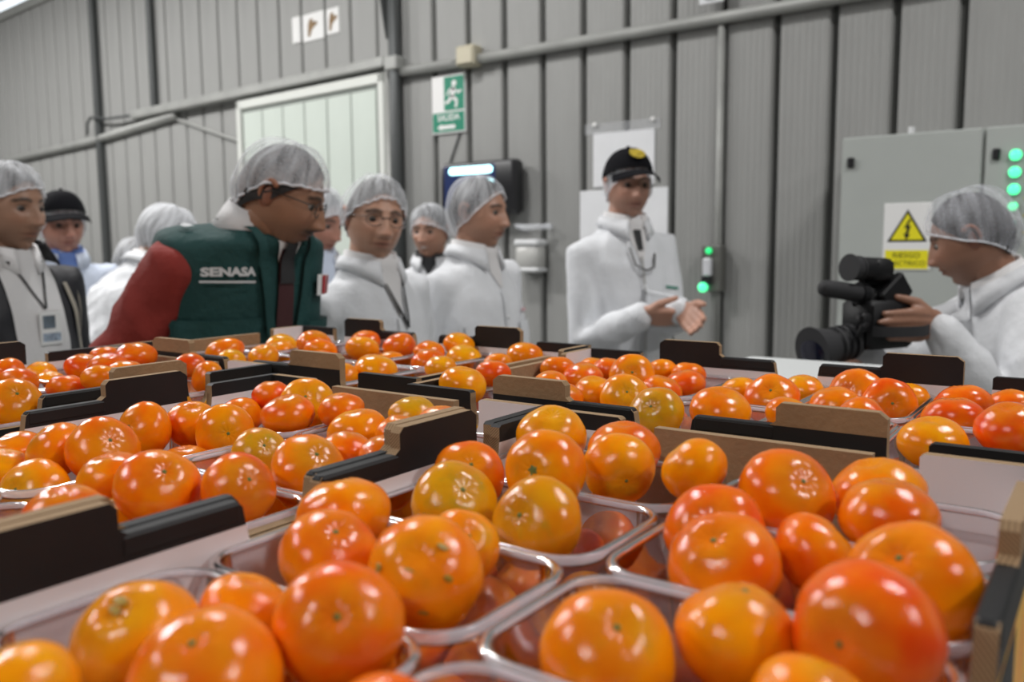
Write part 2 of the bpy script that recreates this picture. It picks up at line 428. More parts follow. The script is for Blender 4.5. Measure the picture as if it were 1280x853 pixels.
# --- vertical pipe with indicator switch
g = G(); g.tube([(-1.585, WY-.045, .9), (-1.585, WY-.045, 2.53)], .018, 10, caps=False)
tag(g.obj('vertical_conduit', M_GALV, smooth=True), 'thin vertical conduit running down to the lit green switch', 'pipe')
sw = empty('indicator_switch', (-1.60, WY-.055, 1.385))
M_LED = mat('green_lamp_lit', (.02, .5, .2), .2, emit=(.03, .8, .2), estr=1.0)
M_LEDS = mat('panel_lamp_lit', (.05, .6, .35), .2, emit=(.10, 1.0, .38), estr=1.3)
g = G(); g.bevbox((-.045, -.05, -.11), (.055, .012, .11), .006); g.obj('housing', mat('grey_box', (.11, .11, .10), .5), sw)
g = G(); g.bevbox((-.03, -.075, -.035), (.012, -.045, .05), .006); g.obj('lever', mat('bright_lever', (.62, .63, .66), .3), sw)
g = G(); g.bevbox((-.04, -.065, -.075), (.012, -.045, -.035), .004); g.obj('black_button', M_BLACK, sw)
g = G(); g.ell((-.005, -.058, .085), (.016, .014, .016), 14, 8); g.obj('small_lamp', M_LED, sw, True)
g = G(); g.ell((-.028, -.066, -.088), (.024, .022, .024), 16, 10); g.obj('large_lamp', M_LEDS, sw, True)
tag(sw, 'small switch box with two lit green lamps on the vertical conduit', 'switch')
# --- electrical cabinet
CY = 3.65
cab = empty('electrical_cabinet', (-.31, CY, 0))
g = G(); g.box((-.637, .02, .12), (.70, WY-CY-.031, 1.92)); g.obj('body', M_CAB, cab)
g = G(); g.box((-.62, .04, .002), (.68, WY-CY-.06, .125)); g.obj('plinth', M_DARKSTEEL, cab)
for k, (x0, x1) in enumerate([(-.637, -.137), (-.125, .70)]):
    dr = G(); dr.bevbox((x0, 0, .13), (x1, .022, 1.92), .005); do = dr.obj('door', M_CAB, cab)
    g = G(); lx = x0+.035; g.bevbox((lx-.012, -.012, 1.80), (lx+.014, .004, 1.84), .004); g.obj('lock', M_BLACK, do)
    if k == 1:
        for j in range(6):
            z = 1.813-.0615*j
            g = G(); g.cyl((-.027, -.004, z), (-.027, .004, z), .025, n=18); g.obj('lamp_ring', M_GALV, do)
            g = G(); r = .021 if j < 3 else (.016 if j == 3 else .014)
            g.ell((-.027, -.008, z), (r, .012, r), 16, 8); g.obj('green_lamp' if j < 4 else 'unlit_lamp', M_LEDS if j < 4 else mat('green_lamp_off', (.10, .30, .24), .3), do, True)
            g = G(); g.box((.005, -.0015, z+.024), (.05, .003, z+.032)); g.obj('yellow_tag', mat('tag_yellow', (.5, .43, .12), .6), do)
g = G(); g.cyl((-.40, .1, 1.915), (-.40, .1, 1.955), .012, n=10); g.obj('lifting_eye', M_DISP, cab)
tag(cab, 'pale grey electrical cabinet with a column of lit green lamps', 'cabinet')
ws = empty('warning_sign', (-.691, CY, 1.523))
g = G(); g.bevbox((-.087, -.004, -.13), (.087, .001, .13), .0015); g.obj('plate', M_WHITE, ws)
def tri(g, s, y, cz): g.add([(-.073*s, y, cz-.042*s), (.073*s, y, cz-.042*s), (0, y, cz+.084*s)], [(0, 1, 2)])
g = G(); tri(g, 1.0, -.0046, .022); g.obj('triangle_border', M_BLACK, ws)
g = G(); tri(g, .80, -.0052, .022); g.obj('triangle_field', M_YELLOW, ws)
g = G(); g.add([(a, -.0058, b) for a, b in [(.006,.068),(-.012,.034),(-.001,.034),(-.006,.012),(-.013,.013),(-.003,-.012),(.011,.008),(.004,.010),(.013,.044),(.002,.044),(.014,.066)]], [tuple(range(11))]); g.obj('lightning_bolt', M_BLACK, ws)
g = G(); g.add([(-.078, -.0046, -.125), (.078, -.0046, -.125), (.078, -.0046, -.052), (-.078, -.0046, -.052)], [(0, 1, 2, 3)]); g.obj('text_field', M_YELLOW, ws)
plate_text('lettering', 'RIESGO', .030, M_BLACK, ws, 0, -.073, -.0052); plate_text('lettering', 'ELECTRICO', .027, M_BLACK, ws, 0, -.104, -.0052)
tag(ws, 'white sign with yellow electric hazard triangle on the grey cabinet', 'warning sign')
# --- lamps unseen above the frame; the far-left three added to lighten the wall
M_TUBE = mat('lamp_tube', (1, 1, 1), .3, emit=(1, .97, .92), estr=6)
for k, (x, y, z) in enumerate(LAMP_SPOTS):
    e = empty('unseen_lamp', (x, y, z), 0)
    g = G(); g.bevbox((-.36, -.16, .03), (.36, .16, .11), .02); g.obj('housing', M_DISP, e)
    for sy in (-.07, .07):
        g = G(); g.tube([(-.31, sy, .012), (.31, sy, .012)], .014, 8); g.obj('tube', M_TUBE, e, True)
    g = G(); g.tube([(0, 0, .1), (0, 0, 1.2)], .01, 6); g.obj('hanger', M_GALV, e)
    ld = bpy.data.lights.new('lamp_light', 'AREA'); ld.shape = 'RECTANGLE'; ld.size = .62; ld.size_y = .26; ld.energy = LAMP_POWER*(1.9 if x < -5 else 1); ld.color = (1, .985, .97)  # the added left lamps run stronger so the far cladding comes out lighter
    lo = bpy.data.objects.new('lamp_light', ld); COL.objects.link(lo); lo.parent = e; lo.location = (0, 0, -.012)
    tag(e, 'unseen hanging twin-tube lamp high above the packing hall', 'lamp', 'hanging hall lamps')

# ================================================================== PEOPLE
FH = Vector((-math.sin(YAW), math.cos(YAW), 0)); RH = Vector((math.cos(YAW), math.sin(YAW), 0))
def facing(phi):
    """rotation about z of someone whose front points phi degrees round from the photographer (90: along the table to the right)"""
    a = math.radians(phi); d = -FH*math.cos(a)+RH*math.sin(a)
    return math.atan2(-d.x, d.y)
def remesh(g, vox, iters=4, fac=.5):
    me = g.mesh('tmp', MATS['black_plastic']); o = bpy.data.objects.new('tmp', me); COL.objects.link(o)
    m = o.modifiers.new('r', 'REMESH'); m.mode = 'VOXEL'; m.voxel_size = vox
    if iters:
        s = o.modifiers.new('s', 'SMOOTH'); s.factor = fac; s.iterations = iters
    dg = bpy.context.evaluated_depsgraph_get(); e = o.evaluated_get(dg).to_mesh()
    v = np.empty(len(e.vertices)*3, 'f'); e.vertices.foreach_get('co', v); v = v.reshape(-1, 3)
    nn = np.empty(len(e.vertices)*3, 'f'); e.vertices.foreach_get('normal', nn); nn = nn.reshape(-1, 3)
    f = [tuple(p.vertices) for p in e.polygons]
    o.evaluated_get(dg).to_mesh_clear()
    bpy.data.objects.remove(o); bpy.data.meshes.remove(me)
    return v, nn, f
def gs(x, z, x0, z0, sx, sz): return np.exp(-((x-x0)/sx)**2-((z-z0)/sz)**2)
def skull(th, ph, fat=0.0):
    """base head surface, face along +Y, centre between the ears"""
    dx, dy, dz = np.sin(th)*np.sin(ph), np.sin(th)*np.cos(ph), np.cos(th)
    x = .075*dx; y = .097*np.sign(dy)*np.abs(dy)**.88; z = .118*dz
    t = np.clip(-z/.118, 0, 1)
    x = x*(1-(.24-fat)*t**1.6)
    y = np.where(y < 0, y*(1-.42*t**1.1), y*(1-.06*t))
    return x, y, z
def head_geo(P):
    NU, NV = 84, 80
    u = np.linspace(0, 2*np.pi, NU, endpoint=False); ph = u-.55*np.sin(u)
    th = np.linspace(.03, np.pi-.03, NV)
    TH, PH = np.meshgrid(th, ph, indexing='ij')
    x, y, z = skull(TH, PH, P.get('fat', 0))
    fr = np.clip(np.cos(PH)*np.sin(TH)*1.6, 0, 1)
    a = np.abs(x)
    ramp = np.clip((.026-z)/.055, 0, 1)**1.15*np.clip((z+.047)/.011, 0, 1)
    dy = P.get('nose', .024)*np.exp(-(x/(.009+.006*ramp))**2)*ramp
    dy += .011*gs(a, z, .0145, -.034, .008, .008)
    dy -= .013*gs(a, z, .031, .009, .018, .013)
    dy += .0055*gs(a, z, .031, .0125, .014, .005)
    dy += .005*gs(a, z, .030, .031, .022, .008)
    dy += .005*gs(a, z, .042, -.024, .018, .020)
    dy += .006*gs(x, z, 0, -.059, .026, .015)
    dy += .0045*gs(x, z, 0, -.0545, .018, .0042)+.005*gs(x, z, 0, -.066, .016, .005)-.005*gs(x, z, 0, -.0602, .024, .0028)
    dy -= .003*gs(a, z, .027, -.05, .006, .02)
    dy += .010*gs(x, z, 0, -.100, .021, .014)-.004*gs(x, z, 0, -.081, .02, .007)
    mu = P.get('moustache', 0)
    mm = np.clip(gs(a, z, .012, -.0475, .019, .0062)*1.6, 0, 1)*mu
    dy += .004*mm
    y = y+dy*fr
    # colours
    tone = np.array(P.get('tone', (.40, .215, .135)))
    c = np.ones(x.shape+(3,))*tone
    red = np.clip(.5*gs(a, z, .042, -.02, .02, .02)+.6*gs(x, z, 0, -.03, .016, .014), 0, 1)*fr
    c = c*(1-red[..., None]*np.array([-.06, .10, .12]))
    lip = np.clip(1.7*gs(x, z, 0, -.0605, .022, .0075), 0, 1)*fr
    c = c*(1-lip[..., None]*.75)+lip[..., None]*.75*tone*np.array([.85, .58, .6])
    lipl = np.clip(1.3*gs(x, z, 0, -.0602, .024, .0022), 0, 1)*fr
    c = c*(1-.75*lipl[..., None])
    if P.get('smile'):
        tt = np.clip(1.5*gs(x, z, 0, -.0607, .015, .003), 0, 1)*fr
        c = c*(1-tt[..., None])+tt[..., None]*np.array([.6, .58, .53])
    st = P.get('stubble', .12)*np.clip((-.035-z)/.02, 0, 1)*np.clip(np.cos(PH)*2+.6, 0, 1)
    c = c*(1-st[..., None])
    hc = np.array(P.get('hair', (.018, .014, .012)))
    zb = .0265+.006*np.exp(-((a-.030)/.014)**2)
    bm_ = np.clip(1.6*np.exp(-((z-zb)/.0042)**2)*np.clip((a-.009)/.006, 0, 1)*np.clip((.056-a)/.008, 0, 1), 0, 1)*fr*P.get('brow', .85)
    c = c*(1-bm_[..., None])+bm_[..., None]*hc
    ey = np.clip(1.4*gs(a, z, .031, .0145, .015, .0025), 0, 1)*fr*.75
    c = c*(1-ey[..., None])+ey[..., None]*np.array([.03, .02, .016])
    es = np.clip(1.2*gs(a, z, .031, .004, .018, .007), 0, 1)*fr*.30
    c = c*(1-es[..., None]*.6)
    c = c*(1-.93*mm[..., None])+.93*mm[..., None]*hc*1.3
    v = np.stack([x, y, z], -1).reshape(-1, 3); cc = c.reshape(-1, 3)
    f = [(k*NU+i, (k+1)*NU+i, (k+1)*NU+(i+1) % NU, k*NU+(i+1) % NU) for k in range(NV-1) for i in range(NU)]
    f += [tuple(range(NU)), tuple(range(NV*NU-1, (NV-1)*NU-1, -1))]
    g = G(); g.add(v.tolist(), f, 0, [tuple(q) for q in cc])
    for s in (-1, 1):       # eyeballs, white with a dark iris
        o = len(g.v)
        g.ell((s*.031, .0735, .0068), (.0125, .0125, .0098), 18, 14, col=(.20, .18, .16))
        for i in range(o, len(g.v)):
            p = g.v[i]
            if p[1] > .0735+.0078: g.c[i] = (.02, .012, .008)
        # ear: lobe disc with a raised outer rim
        et = tuple(tone*np.array([1.0, .84, .80]))
        rim = [(s*(.077+.010*math.sin(q*.9)), -.010-.019*math.cos(q)*1.0, .006+.031*math.sin(q)) for q in [-1.9+.42*k for k in range(11)]]
        g.tube(rim, [.005]*9+[.006, .007], 8, c=et)
        g.ell((s*.076, -.010, .004), (.006, .015, .026), 12, 8, col=tuple(tone*np.array([.8, .62, .6])))
    return g
def shell(rim, off, n=72, m=18, tmin=.02, fat=0):
    """grid from the crown to a rim: rim(ph)->z of the edge, off(t,ph)->distance outside the skull"""
    V = []
    ph = np.linspace(0, 2*np.pi, n, endpoint=False)
    thr = np.arccos(np.clip(rim(ph)/.118, -.98, .98))
    for k in range(m):
        t = k/(m-1); th = tmin+(thr-tmin)*t
        x, y, z = skull(th, ph, fat)
        r = np.sqrt(x*x+y*y+z*z); o = off(t, ph)
        V.append(np.stack([x, y, z], -1)*(1+o/r)[:, None])
    v = np.concatenate(V)
    f = [(k*n+i, (k+1)*n+i, (k+1)*n+(i+1) % n, k*n+(i+1) % n) for k in range(m-1) for i in range(n)]
    f.append(tuple(range(n)))
    return v, f, V[-1]
def rimz(front, side, back):
    def fn(ph):
        c = np.cos(ph)
        return np.where(c > 0, side+(front-side)*np.clip(c, 0, 1)**.8, side+(back-side)*np.clip(-c, 0, 1)**1.2)
    return fn

NET = net_material('bouffant_net', .17, streak=.34)
NET_BAND = net_material('bouffant_band', .70)
M_SKIN = vcol_material('skin')
M_HAIR = mat('dark_hair', (.016, .013, .012), .55, bump=.5, bscale=300, stretch=(1, 1, .15))
M_HAIRG = mat('greying_hair', (.10, .095, .09), .6, bump=.5, bscale=300)
M_COAT = mat('white_nonwoven_coat', (.69, .705, .73), .75, vary=.04, vscale=14, bump=.25, bscale=45)
M_COATB = mat('pale_blue_white_coat', (.58, .64, .76), .75, vary=.04, vscale=14, bump=.25, bscale=45)
M_COATG = mat('thin_grey_white_coverall', (.60, .61, .63), .7, vary=.10, vscale=10, bump=.35, bscale=38)
M_SHIRTW = mat('white_shirt', (.66, .65, .65), .8, bump=.1, bscale=120)
M_BLUE = mat('blue_shirt', (.12, .20, .48), .8, bump=.1, bscale=120)
M_TROUS = mat('dark_trousers', (.03, .033, .04), .85)
M_SHOE = mat('black_shoe', (.015, .014, .013), .4)
M_VEST = mat('dark_green_vest', (.004, .045, .043), .8, vary=.12, vscale=9, bump=.3, bscale=60)
M_RED = mat('maroon_sleeve_cloth', (.21, .018, .012), .85, vary=.12, vscale=9, bump=.3, bscale=50)
M_JACKET = mat('black_padded_jacket', (.010, .010, .014), .6, bump=.3, bscale=30)
M_STRIPE = mat('beige_stripe', (.30, .27, .22), .8)
M_TIE = mat('dark_red_tie', (.05, .010, .012), .6)
M_CAPF = mat('black_cap_cloth', (.006, .006, .008), .95, spec=.15, bump=.1, bscale=150)
M_PATCH = mat('yellow_embroidery', (.42, .31, .02), .7, vary=.4, vscale=70)
M_FRAME = mat('dark_spectacle_frame', (.03, .025, .022), .35)
M_GREYW = mat('grey_embroidery', (.55, .57, .58), .7)

def bone(S, W, l1, l2, pole):
    d = W-S; L = d.length
    if L > (l1+l2)*.995: W = S+d*((l1+l2)*.995/L); d = W-S; L = d.length
    a = (l1*l1-l2*l2+L*L)/(2*L); h = math.sqrt(max(l1*l1-a*a, 0))
    dn = d.normalized(); p = pole-dn*pole.dot(dn)
    return S+dn*a+p.normalized()*h, W
def hand_geo(W, d, n, side, curl, s, fine=True, spread=0.0):
    """palm, four unequal bent fingers and a thumb; d: finger direction, n: palm normal, side: thumb side"""
    d = d.normalized(); n = (n-d*n.dot(d)).normalized(); t = side.normalized(); t = (t-d*t.dot(d)-n*t.dot(n)).normalized()
    g = G(); K = []
    for k, off in enumerate((.029, .010, -.010, -.028)):
        kn = W+(d*(.086-.004*abs(k-1.2))+t*off)*s; K.append(kn)
        g.tube([W+t*off*.62*s-d*.005*s, W+(d*.05+t*off*.9)*s, kn], [.016*s, .0165*s, .0125*s], 8)
    for k, (kn, ln) in enumerate(zip(K, (.070, .078, .072, .057))):
        p = kn; pts = [kn-d*.01*s, kn]; a = 0; fd = (d+t*spread*(1.5-k)*.35).normalized()
        for seg, fr in enumerate((.45, .30, .25)):
            a += curl*(.9 if seg == 0 else 1.1)
            p = p+(fd*math.cos(a)+n*math.sin(a))*ln*fr*s; pts.append(p)
        g.tube(pts, [.0105*s, .0105*s, .0092*s, .0082*s, .0070*s], 8)
    p0 = W+(d*.022+t*.026)*s; td = (d*.75+t*.75+n*.25).normalized(); p1 = p0+td*.036*s
    td2 = (d*.95+t*.25+n*(.25+.4*curl)).normalized(); p2 = p1+td2*.030*s; p3 = p2+(td2+n*.2*curl).normalized()*.024*s
    g.tube([p0-td*.01*s, p0, p1, p2, p3], [.015*s, .016*s, .0125*s, .0105*s, .0085*s], 8)
    return remesh(g, .0042 if fine else .007, 3)

def person(label, head_at, phi, head_phi=None, head_pitch=0, head_roll=0, lean=0, girth=1.0, face=None, wear='coat', coat=None,
           shirt=None, gear='net', net=None, glasses=False, rwrist=None, lwrist=None, rpole=None, lpole=None, hands=None, hairm=None, shoulders=1.0, hem=.55, vneck=.10, extras=None, twist=0, wr=.011, netmat=None, shr=0.0, headz=0.0, headscale=1.0, heady=0.0):
    face = face or {}
    rz = facing(phi)
    lean = math.radians(lean)
    def bend1(p):
        x, y, z = p
        k_ = max(0, min(1, (z-1.40)/.09)); y += heady*.8*k_; z += headz*.6*k_
        t = max(0, min(1, (z-.90)/.32)); t = t*t*(3-2*t); a = lean*t
        zz = z-.90
        return Vector((x, y*math.cos(a)+zz*math.sin(a) if zz > 0 else y, (.90+zz*math.cos(a)-y*math.sin(a)) if zz > 0 else z))
    hl = bend1((0, .028+heady*.2, 1.592+headz*.4))
    s = head_at[2]/hl.z
    def B(x, y, z): return bend1((x, y, z))*s
    RZ = Matrix.Rotation(rz, 3, 'Z')
    H = hl*s
    base = Vector(head_at)-RZ @ H; base.z = 0
    RZi = RZ.inverted()
    def to_local(w_): return RZi @ (Vector(w_)-base)
    hrz = (facing(head_phi)-rz) if head_phi is not None else 0
    HM = Matrix.Rotation(hrz, 3, 'Z') @ Matrix.Rotation(-math.radians(head_pitch), 3, 'X') @ Matrix.Rotation(math.radians(head_roll), 3, 'Y')
    hs = .965*s**.4*headscale
    def h2l(p): return HM @ (Vector(p)*hs)+H
    # ---- arms
    q = girth
    sw = .152*shoulders
    SR, SL = B(sw, 0, 1.364-shr), B(-sw+(.05 if wear == 'vest' else 0), 0, 1.405-shr)
    WR = (Vector(rwrist[:3])*s if len(rwrist) == 4 else to_local(rwrist)) if rwrist else B(sw+.06, .02, .86)
    WL = (Vector(lwrist[:3])*s if len(lwrist) == 4 else to_local(lwrist)) if lwrist else B(-sw-.06, .02, .86)
    ER, WR = bone(SR, WR, .30*s, .265*s, Vector(rpole or (.5, -.7, -.4)))
    EL, WL = bone(SL, WL, .30*s, .265*s, Vector(lpole or (-.5, -.7, -.4)))
    # ---- body (one mesh: head, neck, trunk, limbs, hands)
    def ring(z, rx, ry, y=0, n=24):
        out = []
        for k in range(n):
            a = 2*math.pi*k/n; c, sn = math.cos(a), math.sin(a)
            out.append(tuple(B(rx*math.copysign(abs(c)**.85, c), y+ry*math.copysign(abs(sn)**.85, sn), z)))
        return out
    core = G()
    core.loft([ring(.88, .13*q, .10*q), ring(1.08, .13*q, .09*q), ring(1.28, .15*q, .10*q), ring(1.40, .085, .065), ring(1.47, .05, .055, .005)])
    for S_, E_, W_ in ((SR, ER, WR), (SL, EL, WL)): core.tube([S_.lerp(E_, .12)+(Vector((0, 0, S_.z))-Vector((S_.x, S_.y, S_.z))).normalized()*.02*s, E_, W_], [.036*s, .034*s, .028*s], 12)
    for sx in (-1, 1): core.tube([B(sx*.09, 0, .92), B(sx*.10, .01, .50), B(sx*.10, -.01, .08)], [.08*s, .055*s, .04*s], 12)
    v, nn, f = remesh(core, .02, 2)
    tone = face.get('tone', (.40, .215, .135))
    g = G(); g.add(v.tolist(), f, 0, tone)
    nk0 = B(0, -.005, 1.44); nk1 = h2l((0, -.018, -.055))
    g.tube([nk0, nk0.lerp(nk1, .5), nk1], [.066*s, .058*s, .057*s], 20, c=tuple(np.array(tone)*.95))
    hg = head_geo(face)
    g.add([tuple(h2l(p)) for p in hg.v], hg.f, 0, hg.c)
    hands = hands or {}
    for nm, E_, W_, sg in (('r', ER, WR, 1), ('l', EL, WL, -1)):
        hd = hands.get(nm)
        fa = (W_-E_).normalized()
        if hd: dd, pn, sd, cu, fine = RZi @ Vector(hd[0]), RZi @ Vector(hd[1]), RZi @ Vector(hd[2]), hd[3], True
        else: dd, pn, sd, cu, fine = fa, Vector((-sg, 0, 0)), Vector((0, 1, 0)), .35, False
        v, nn, f = hand_geo(W_+fa*.012*s, dd, pn, sd, cu, s, fine)
        g.add(v.tolist(), f, 0, tone)
    body = g.obj('person', M_SKIN, smooth=True, colors=True, loc=base, rotz=rz)
    tag(body, label, 'person')
    # ---- clothes
    coat = coat or M_COAT
    infl = 1.0
    T = G()
    e = .0
    rings = [ring(hem, .195*q, .155*q), ring(.80, .185*q, .145*q), ring(.95, .178*q, .140*q), ring(1.08, .172*q, .134*q, .004), ring(1.22, .175*q*shoulders, .136*q, .004),
             ring(1.33, .172*shoulders*q**.5, .126*q**.7), ring(1.40, .142*shoulders, .102), ring(1.445, .098*shoulders, .084), ring(1.48, .078, .076, .004), ring(1.50, .066, .068, .008)]
    T.loft(rings)
    for S_, E_, W_, sg in ((SR, ER, WR, 1), (SL, EL, WL, -1)):
        inn = B(sg*.08*shoulders, 0, 1.388-shr)
        m1 = S_.lerp(E_, .5); m2 = E_.lerp(W_, .5)
        T.tube([inn, S_, m1, E_, m2, W_], [.056*s, .067*s*q**.5, .065*s*q**.5, .058*s, .054*s, .046*s], 16)
    v, nn, f = remesh(T, .0105, 9)
    v = v.copy()
    fwd = [Vector(p) for p in v]
    amp = np.array([wr*(noise.noise(Vector((p.x*7+3.1, p.y*7, p.z*4+head_at[0]*5)))*.8+noise.noise(Vector((p.x*16, p.y*16+head_at[1]*3, p.z*9+(p.x+p.y)*14)))*.55+.55*(.35-abs(noise.noise(Vector((p.x*11+7.7, p.y*11, p.z*6+(p.y-p.x)*8+head_at[1]*2))))*1.6)) for p in fwd])
    v = v+nn*amp[:, None]
    top_name = {'coat': 'coat', 'vest': 'jacket_sleeves', 'jacket': 'jacket'}[wear]
    cg = G(); cg.add(v.tolist(), f)
    garment = cg.obj(top_name, M_RED if wear == 'vest' else (M_JACKET if wear == 'jacket' else coat), body, smooth=True)
    if wear == 'vest':
        T2 = G()
        k = 1.055
        T2.loft([ring(.72, .205*q, .165*q), ring(.95, .195*q, .156*q), ring(1.08, .188*q, .150*q, .004), ring(1.22, .190*q*shoulders, .152*q, .004), ring(1.33, .186*shoulders*q**.5, .142*q**.7),
                 ring(1.40, .184*shoulders, .124), ring(1.445, .158*shoulders, .108), ring(1.478, .10, .09, .004), ring(1.495, .083, .082, .006)])
        v, nn, f = remesh(T2, .0105, 4)
        amp = np.array([wr*.6*noise.noise(Vector((p[0]*9, p[1]*9, p[2]*6))) for p in v.tolist()])
        v = v+nn*amp[:, None]
        cg = G(); cg.add(v.tolist(), f); cg.obj('vest', M_VEST, body, smooth=True)
    bvh = BVHTree.FromPolygons([tuple(p) for p in v.tolist()], f)
    # ---- trousers and shoes
    tg = G()
    tg.loft([ring(.80, .15*q, .115*q), ring(.95, .165*q, .12*q), ring(1.02, .16*q, .115*q)])
    for sx in (-1, 1): tg.tube([B(sx*.085, 0, .86), B(sx*.10, .012, .50), B(sx*.105, -.005, .07)], [.098*s, .075*s, .062*s], 14)
    tv_, tn, tf = remesh(tg, .016, 2)
    cg = G(); cg.add(tv_.tolist(), tf); cg.obj('trousers', M_TROUS, body, smooth=True)
    for sx in (-1, 1):
        sg_ = G()
        sg_.loft([[(sx*.105*s+px*s*kk, (.045+py*kk)*s, zz*s) for px, py in [(.0, .16), (.032, .14), (.046, .08), (.04, -.02), (.036, -.09), (.0, -.115), (-.036, -.09), (-.04, -.02), (-.046, .08), (-.032, .14)]] for zz, kk in ((0, 1), (.03, 1.0), (.055, .85), (.09, .55))])
        so = sg_.obj('shoe', M_SHOE, body, smooth=True)
    # ---- helpers that lay cloth details on the garment
    def hit(x, z, off, az=0):
        d = Vector((math.sin(az), math.cos(az), 0)); o_ = Vector((x*math.cos(az), -x*math.sin(az), z))+d*1.0
        for k_ in range(14):       # above the neckline: slide down until the cloth is met
            r = bvh.ray_cast(o_, -d)
            if r[0]: return r[0]+r[1]*off
            o_.z -= .01
        return None
    def patch(name, m, quad, off=.004, nu=8, nv=12, az=0):
        """quad: four (x,z) corners at body scale 1, projected onto the garment from the front"""
        V = []; F = []; Q = [Vector(c)*s for c in quad]; hl_ = None
        for i in range(nv+1):
            for j in range(nu+1):
                a, b = i/nv, j/nu
                p = (Q[0]*(1-b)+Q[1]*b)*(1-a)+(Q[3]*(1-b)+Q[2]*b)*a
                h = hit(p.x, p.y, off, az); hl_ = h or hl_
                V.append(tuple(hl_) if hl_ else (p.x, .12*s, p.y))
        for i in range(nv):
            for j in range(nu): F.append((i*(nu+1)+j, i*(nu+1)+j+1, (i+1)*(nu+1)+j+1, (i+1)*(nu+1)+j))
        pg = G(); pg.add(V, F); return pg.obj(name, m, body, smooth=True)
    def letters(name, txt, size, m, x, z, off=.006, az=0):
        V, F = text_mesh(txt, size*s, bold=.0012)
        W_ = [hit(-p[0]+x*s, p[1]+z*s, off, az) for p in V]
        last = next((w_ for w_ in W_ if w_), Vector((0, .15, z*s)))
        pg = G(); pg.add([tuple(w_ or last) for w_ in W_], F); return pg.obj(name, m, body)
    def collar(name, m, z0=1.475, h=.040, drop=.045, r0=.068, r1=.094, opening=.30, part=1.0):
        cg = G(); n = 44; rings_ = []
        for i in range(n+1):
            a = math.pi*(1-opening/math.pi)*(2*i/n-1)      # 0 at the nape, grows to the front opening
            fr = (abs(a)/math.pi)
            fz = max(0, (fr-.45)/.5)
            sx, cy = math.sin(a), -math.cos(a)
            ti = (r0*sx, .008+r0*1.02*cy, z0+h-.022*fz)
            to = ((r0+.006)*sx, .008+(r0+.006)*1.02*cy, z0+h+.004-.022*fz)
            bo = (r1*sx, .004+r1*cy*1.0+.012*fz, z0-.004-drop*fz**1.4)
            bi = ((r1-.006)*sx, .004+(r1-.006)*cy+.010*fz, z0-.008-drop*fz**1.4)
            rings_.append([tuple(B(*p)) for p in (ti, to, bo, bi)])
        cg.loft(rings_); return cg.obj(name, m, body, smooth=True)
    # ---- neckline
    if wear == 'coat':
        if vneck:
            patch('shirt_front', shirt or M_SHIRTW, [(-.055, 1.50), (.055, 1.50), (.006, 1.47-vneck), (-.006, 1.47-vneck)], .004, 8, 10)
        collar('shirt_collar', shirt or M_SHIRTW, 1.478, .036, .02, .066, .080, .34)
        collar('coat_collar', coat, 1.474, .024, .065, .078, .099, .40)
        patch('placket', coat, [(-.012, 1.46-vneck), (.012, 1.46-vneck), (.012, .85), (-.012, .85)], .004, 2, 24)
        for zb in (1.30-vneck*.3, 1.17, 1.04):
            h = hit(0, zb*s, .007)
            if h:
                bg_ = G(); bg_.ell(h, (.007, .004, .007), 10, 6); bg_.obj('button', M_DISP, body)
    # ---- head wear
    fat = face.get('fat', 0)
    def hobj(name, v, f, m, smooth=True):
        hg_ = G(); hg_.add([tuple(h2l(p)) for p in v], f); return hg_.obj(name, m, body, smooth)
    hv, hf, _ = shell(rimz(.078, -.004, -.055), lambda t, ph: .006+.004*(1-t)+0*ph, fat=fat)
    hobj('hair', hv, hf, hairm or M_HAIR)
    seed = head_at[0]*7+head_at[1]*3
    nt = dict(front=.052, side=-.006, back=-.058, bulge=.012 if gear == 'net' else .006, edge=.008 if gear == 'net' else .004)
    nt.update(net or {})
    def off_net(t, ph):
        b = nt['bulge']*np.sin(np.pi*min(1, t*.92+.10))**.7*(1+.35*np.clip(-np.cos(ph), 0, 1))
        pl = .0030*np.sin(ph*21+seed+3*math.sin(t*5))*t*t+.0025*np.sin(ph*9+seed*2+t*6)*t+.003*np.sin(ph*4+seed+t*9)
        return nt['edge']+b+pl*(1 if gear == 'net' else .5)+.005*(np.abs(np.sin(ph)))**6*t
    nv_, nf, rim_ = shell(rimz(nt['front'], nt['side'], nt['back']), off_net, 150, 30)
    ng = G(); cols = []
    for k in range(30):
        for i in range(150):
            a_ = 2*math.pi*i/150; t_ = k/29
            q_ = noise.noise(Vector((math.cos(a_)*5.5+seed, math.sin(a_)*5.5, t_*2.2)))*1.1+noise.noise(Vector((math.cos(a_)*14, math.sin(a_)*14+seed, t_*3.5)))*.9
            cols.append((max(0, .5+q_*.6+.30*t_**6),)*3)
    ng.add([tuple(h2l(p)) for p in nv_], nf, 0, cols); ng.obj('hairnet', netmat or NET, body, True, True)
    bg_ = G(); rr_ = [h2l(p) for p in rim_]
    bg_.tube(rr_+[rr_[0]], .0026*s, 6, caps=False); bg_.obj('elastic_band', NET_BAND, body, True)
    if gear == 'cap':
        cv, cf, crim = shell(rimz(.058, .040, .018), lambda t, ph: .0215+.008*np.sin(np.pi*t)+.006*(1-t)+0*ph, 64, 14)
        hobj('cap_crown', cv, cf, M_CAPF)
        vg = G(); V = []; F = []
        nn_, mm_ = 18, 7
        for lay in (0, .004):
            for i in range(nn_+1):
                a = -1.12+2.24*i/nn_
                for j in range(mm_+1):
                    t = j/mm_
                    r = .119+.066*t*math.cos(a*.78)**.6
                    V.append(((.096+.0*t)*math.sin(a)*(1+.06*t), r*math.cos(a)*.98+.004, .056+lay-.020*t-.020*math.sin(a)**2*(1+.4*t)))
        K = (nn_+1)*(mm_+1)
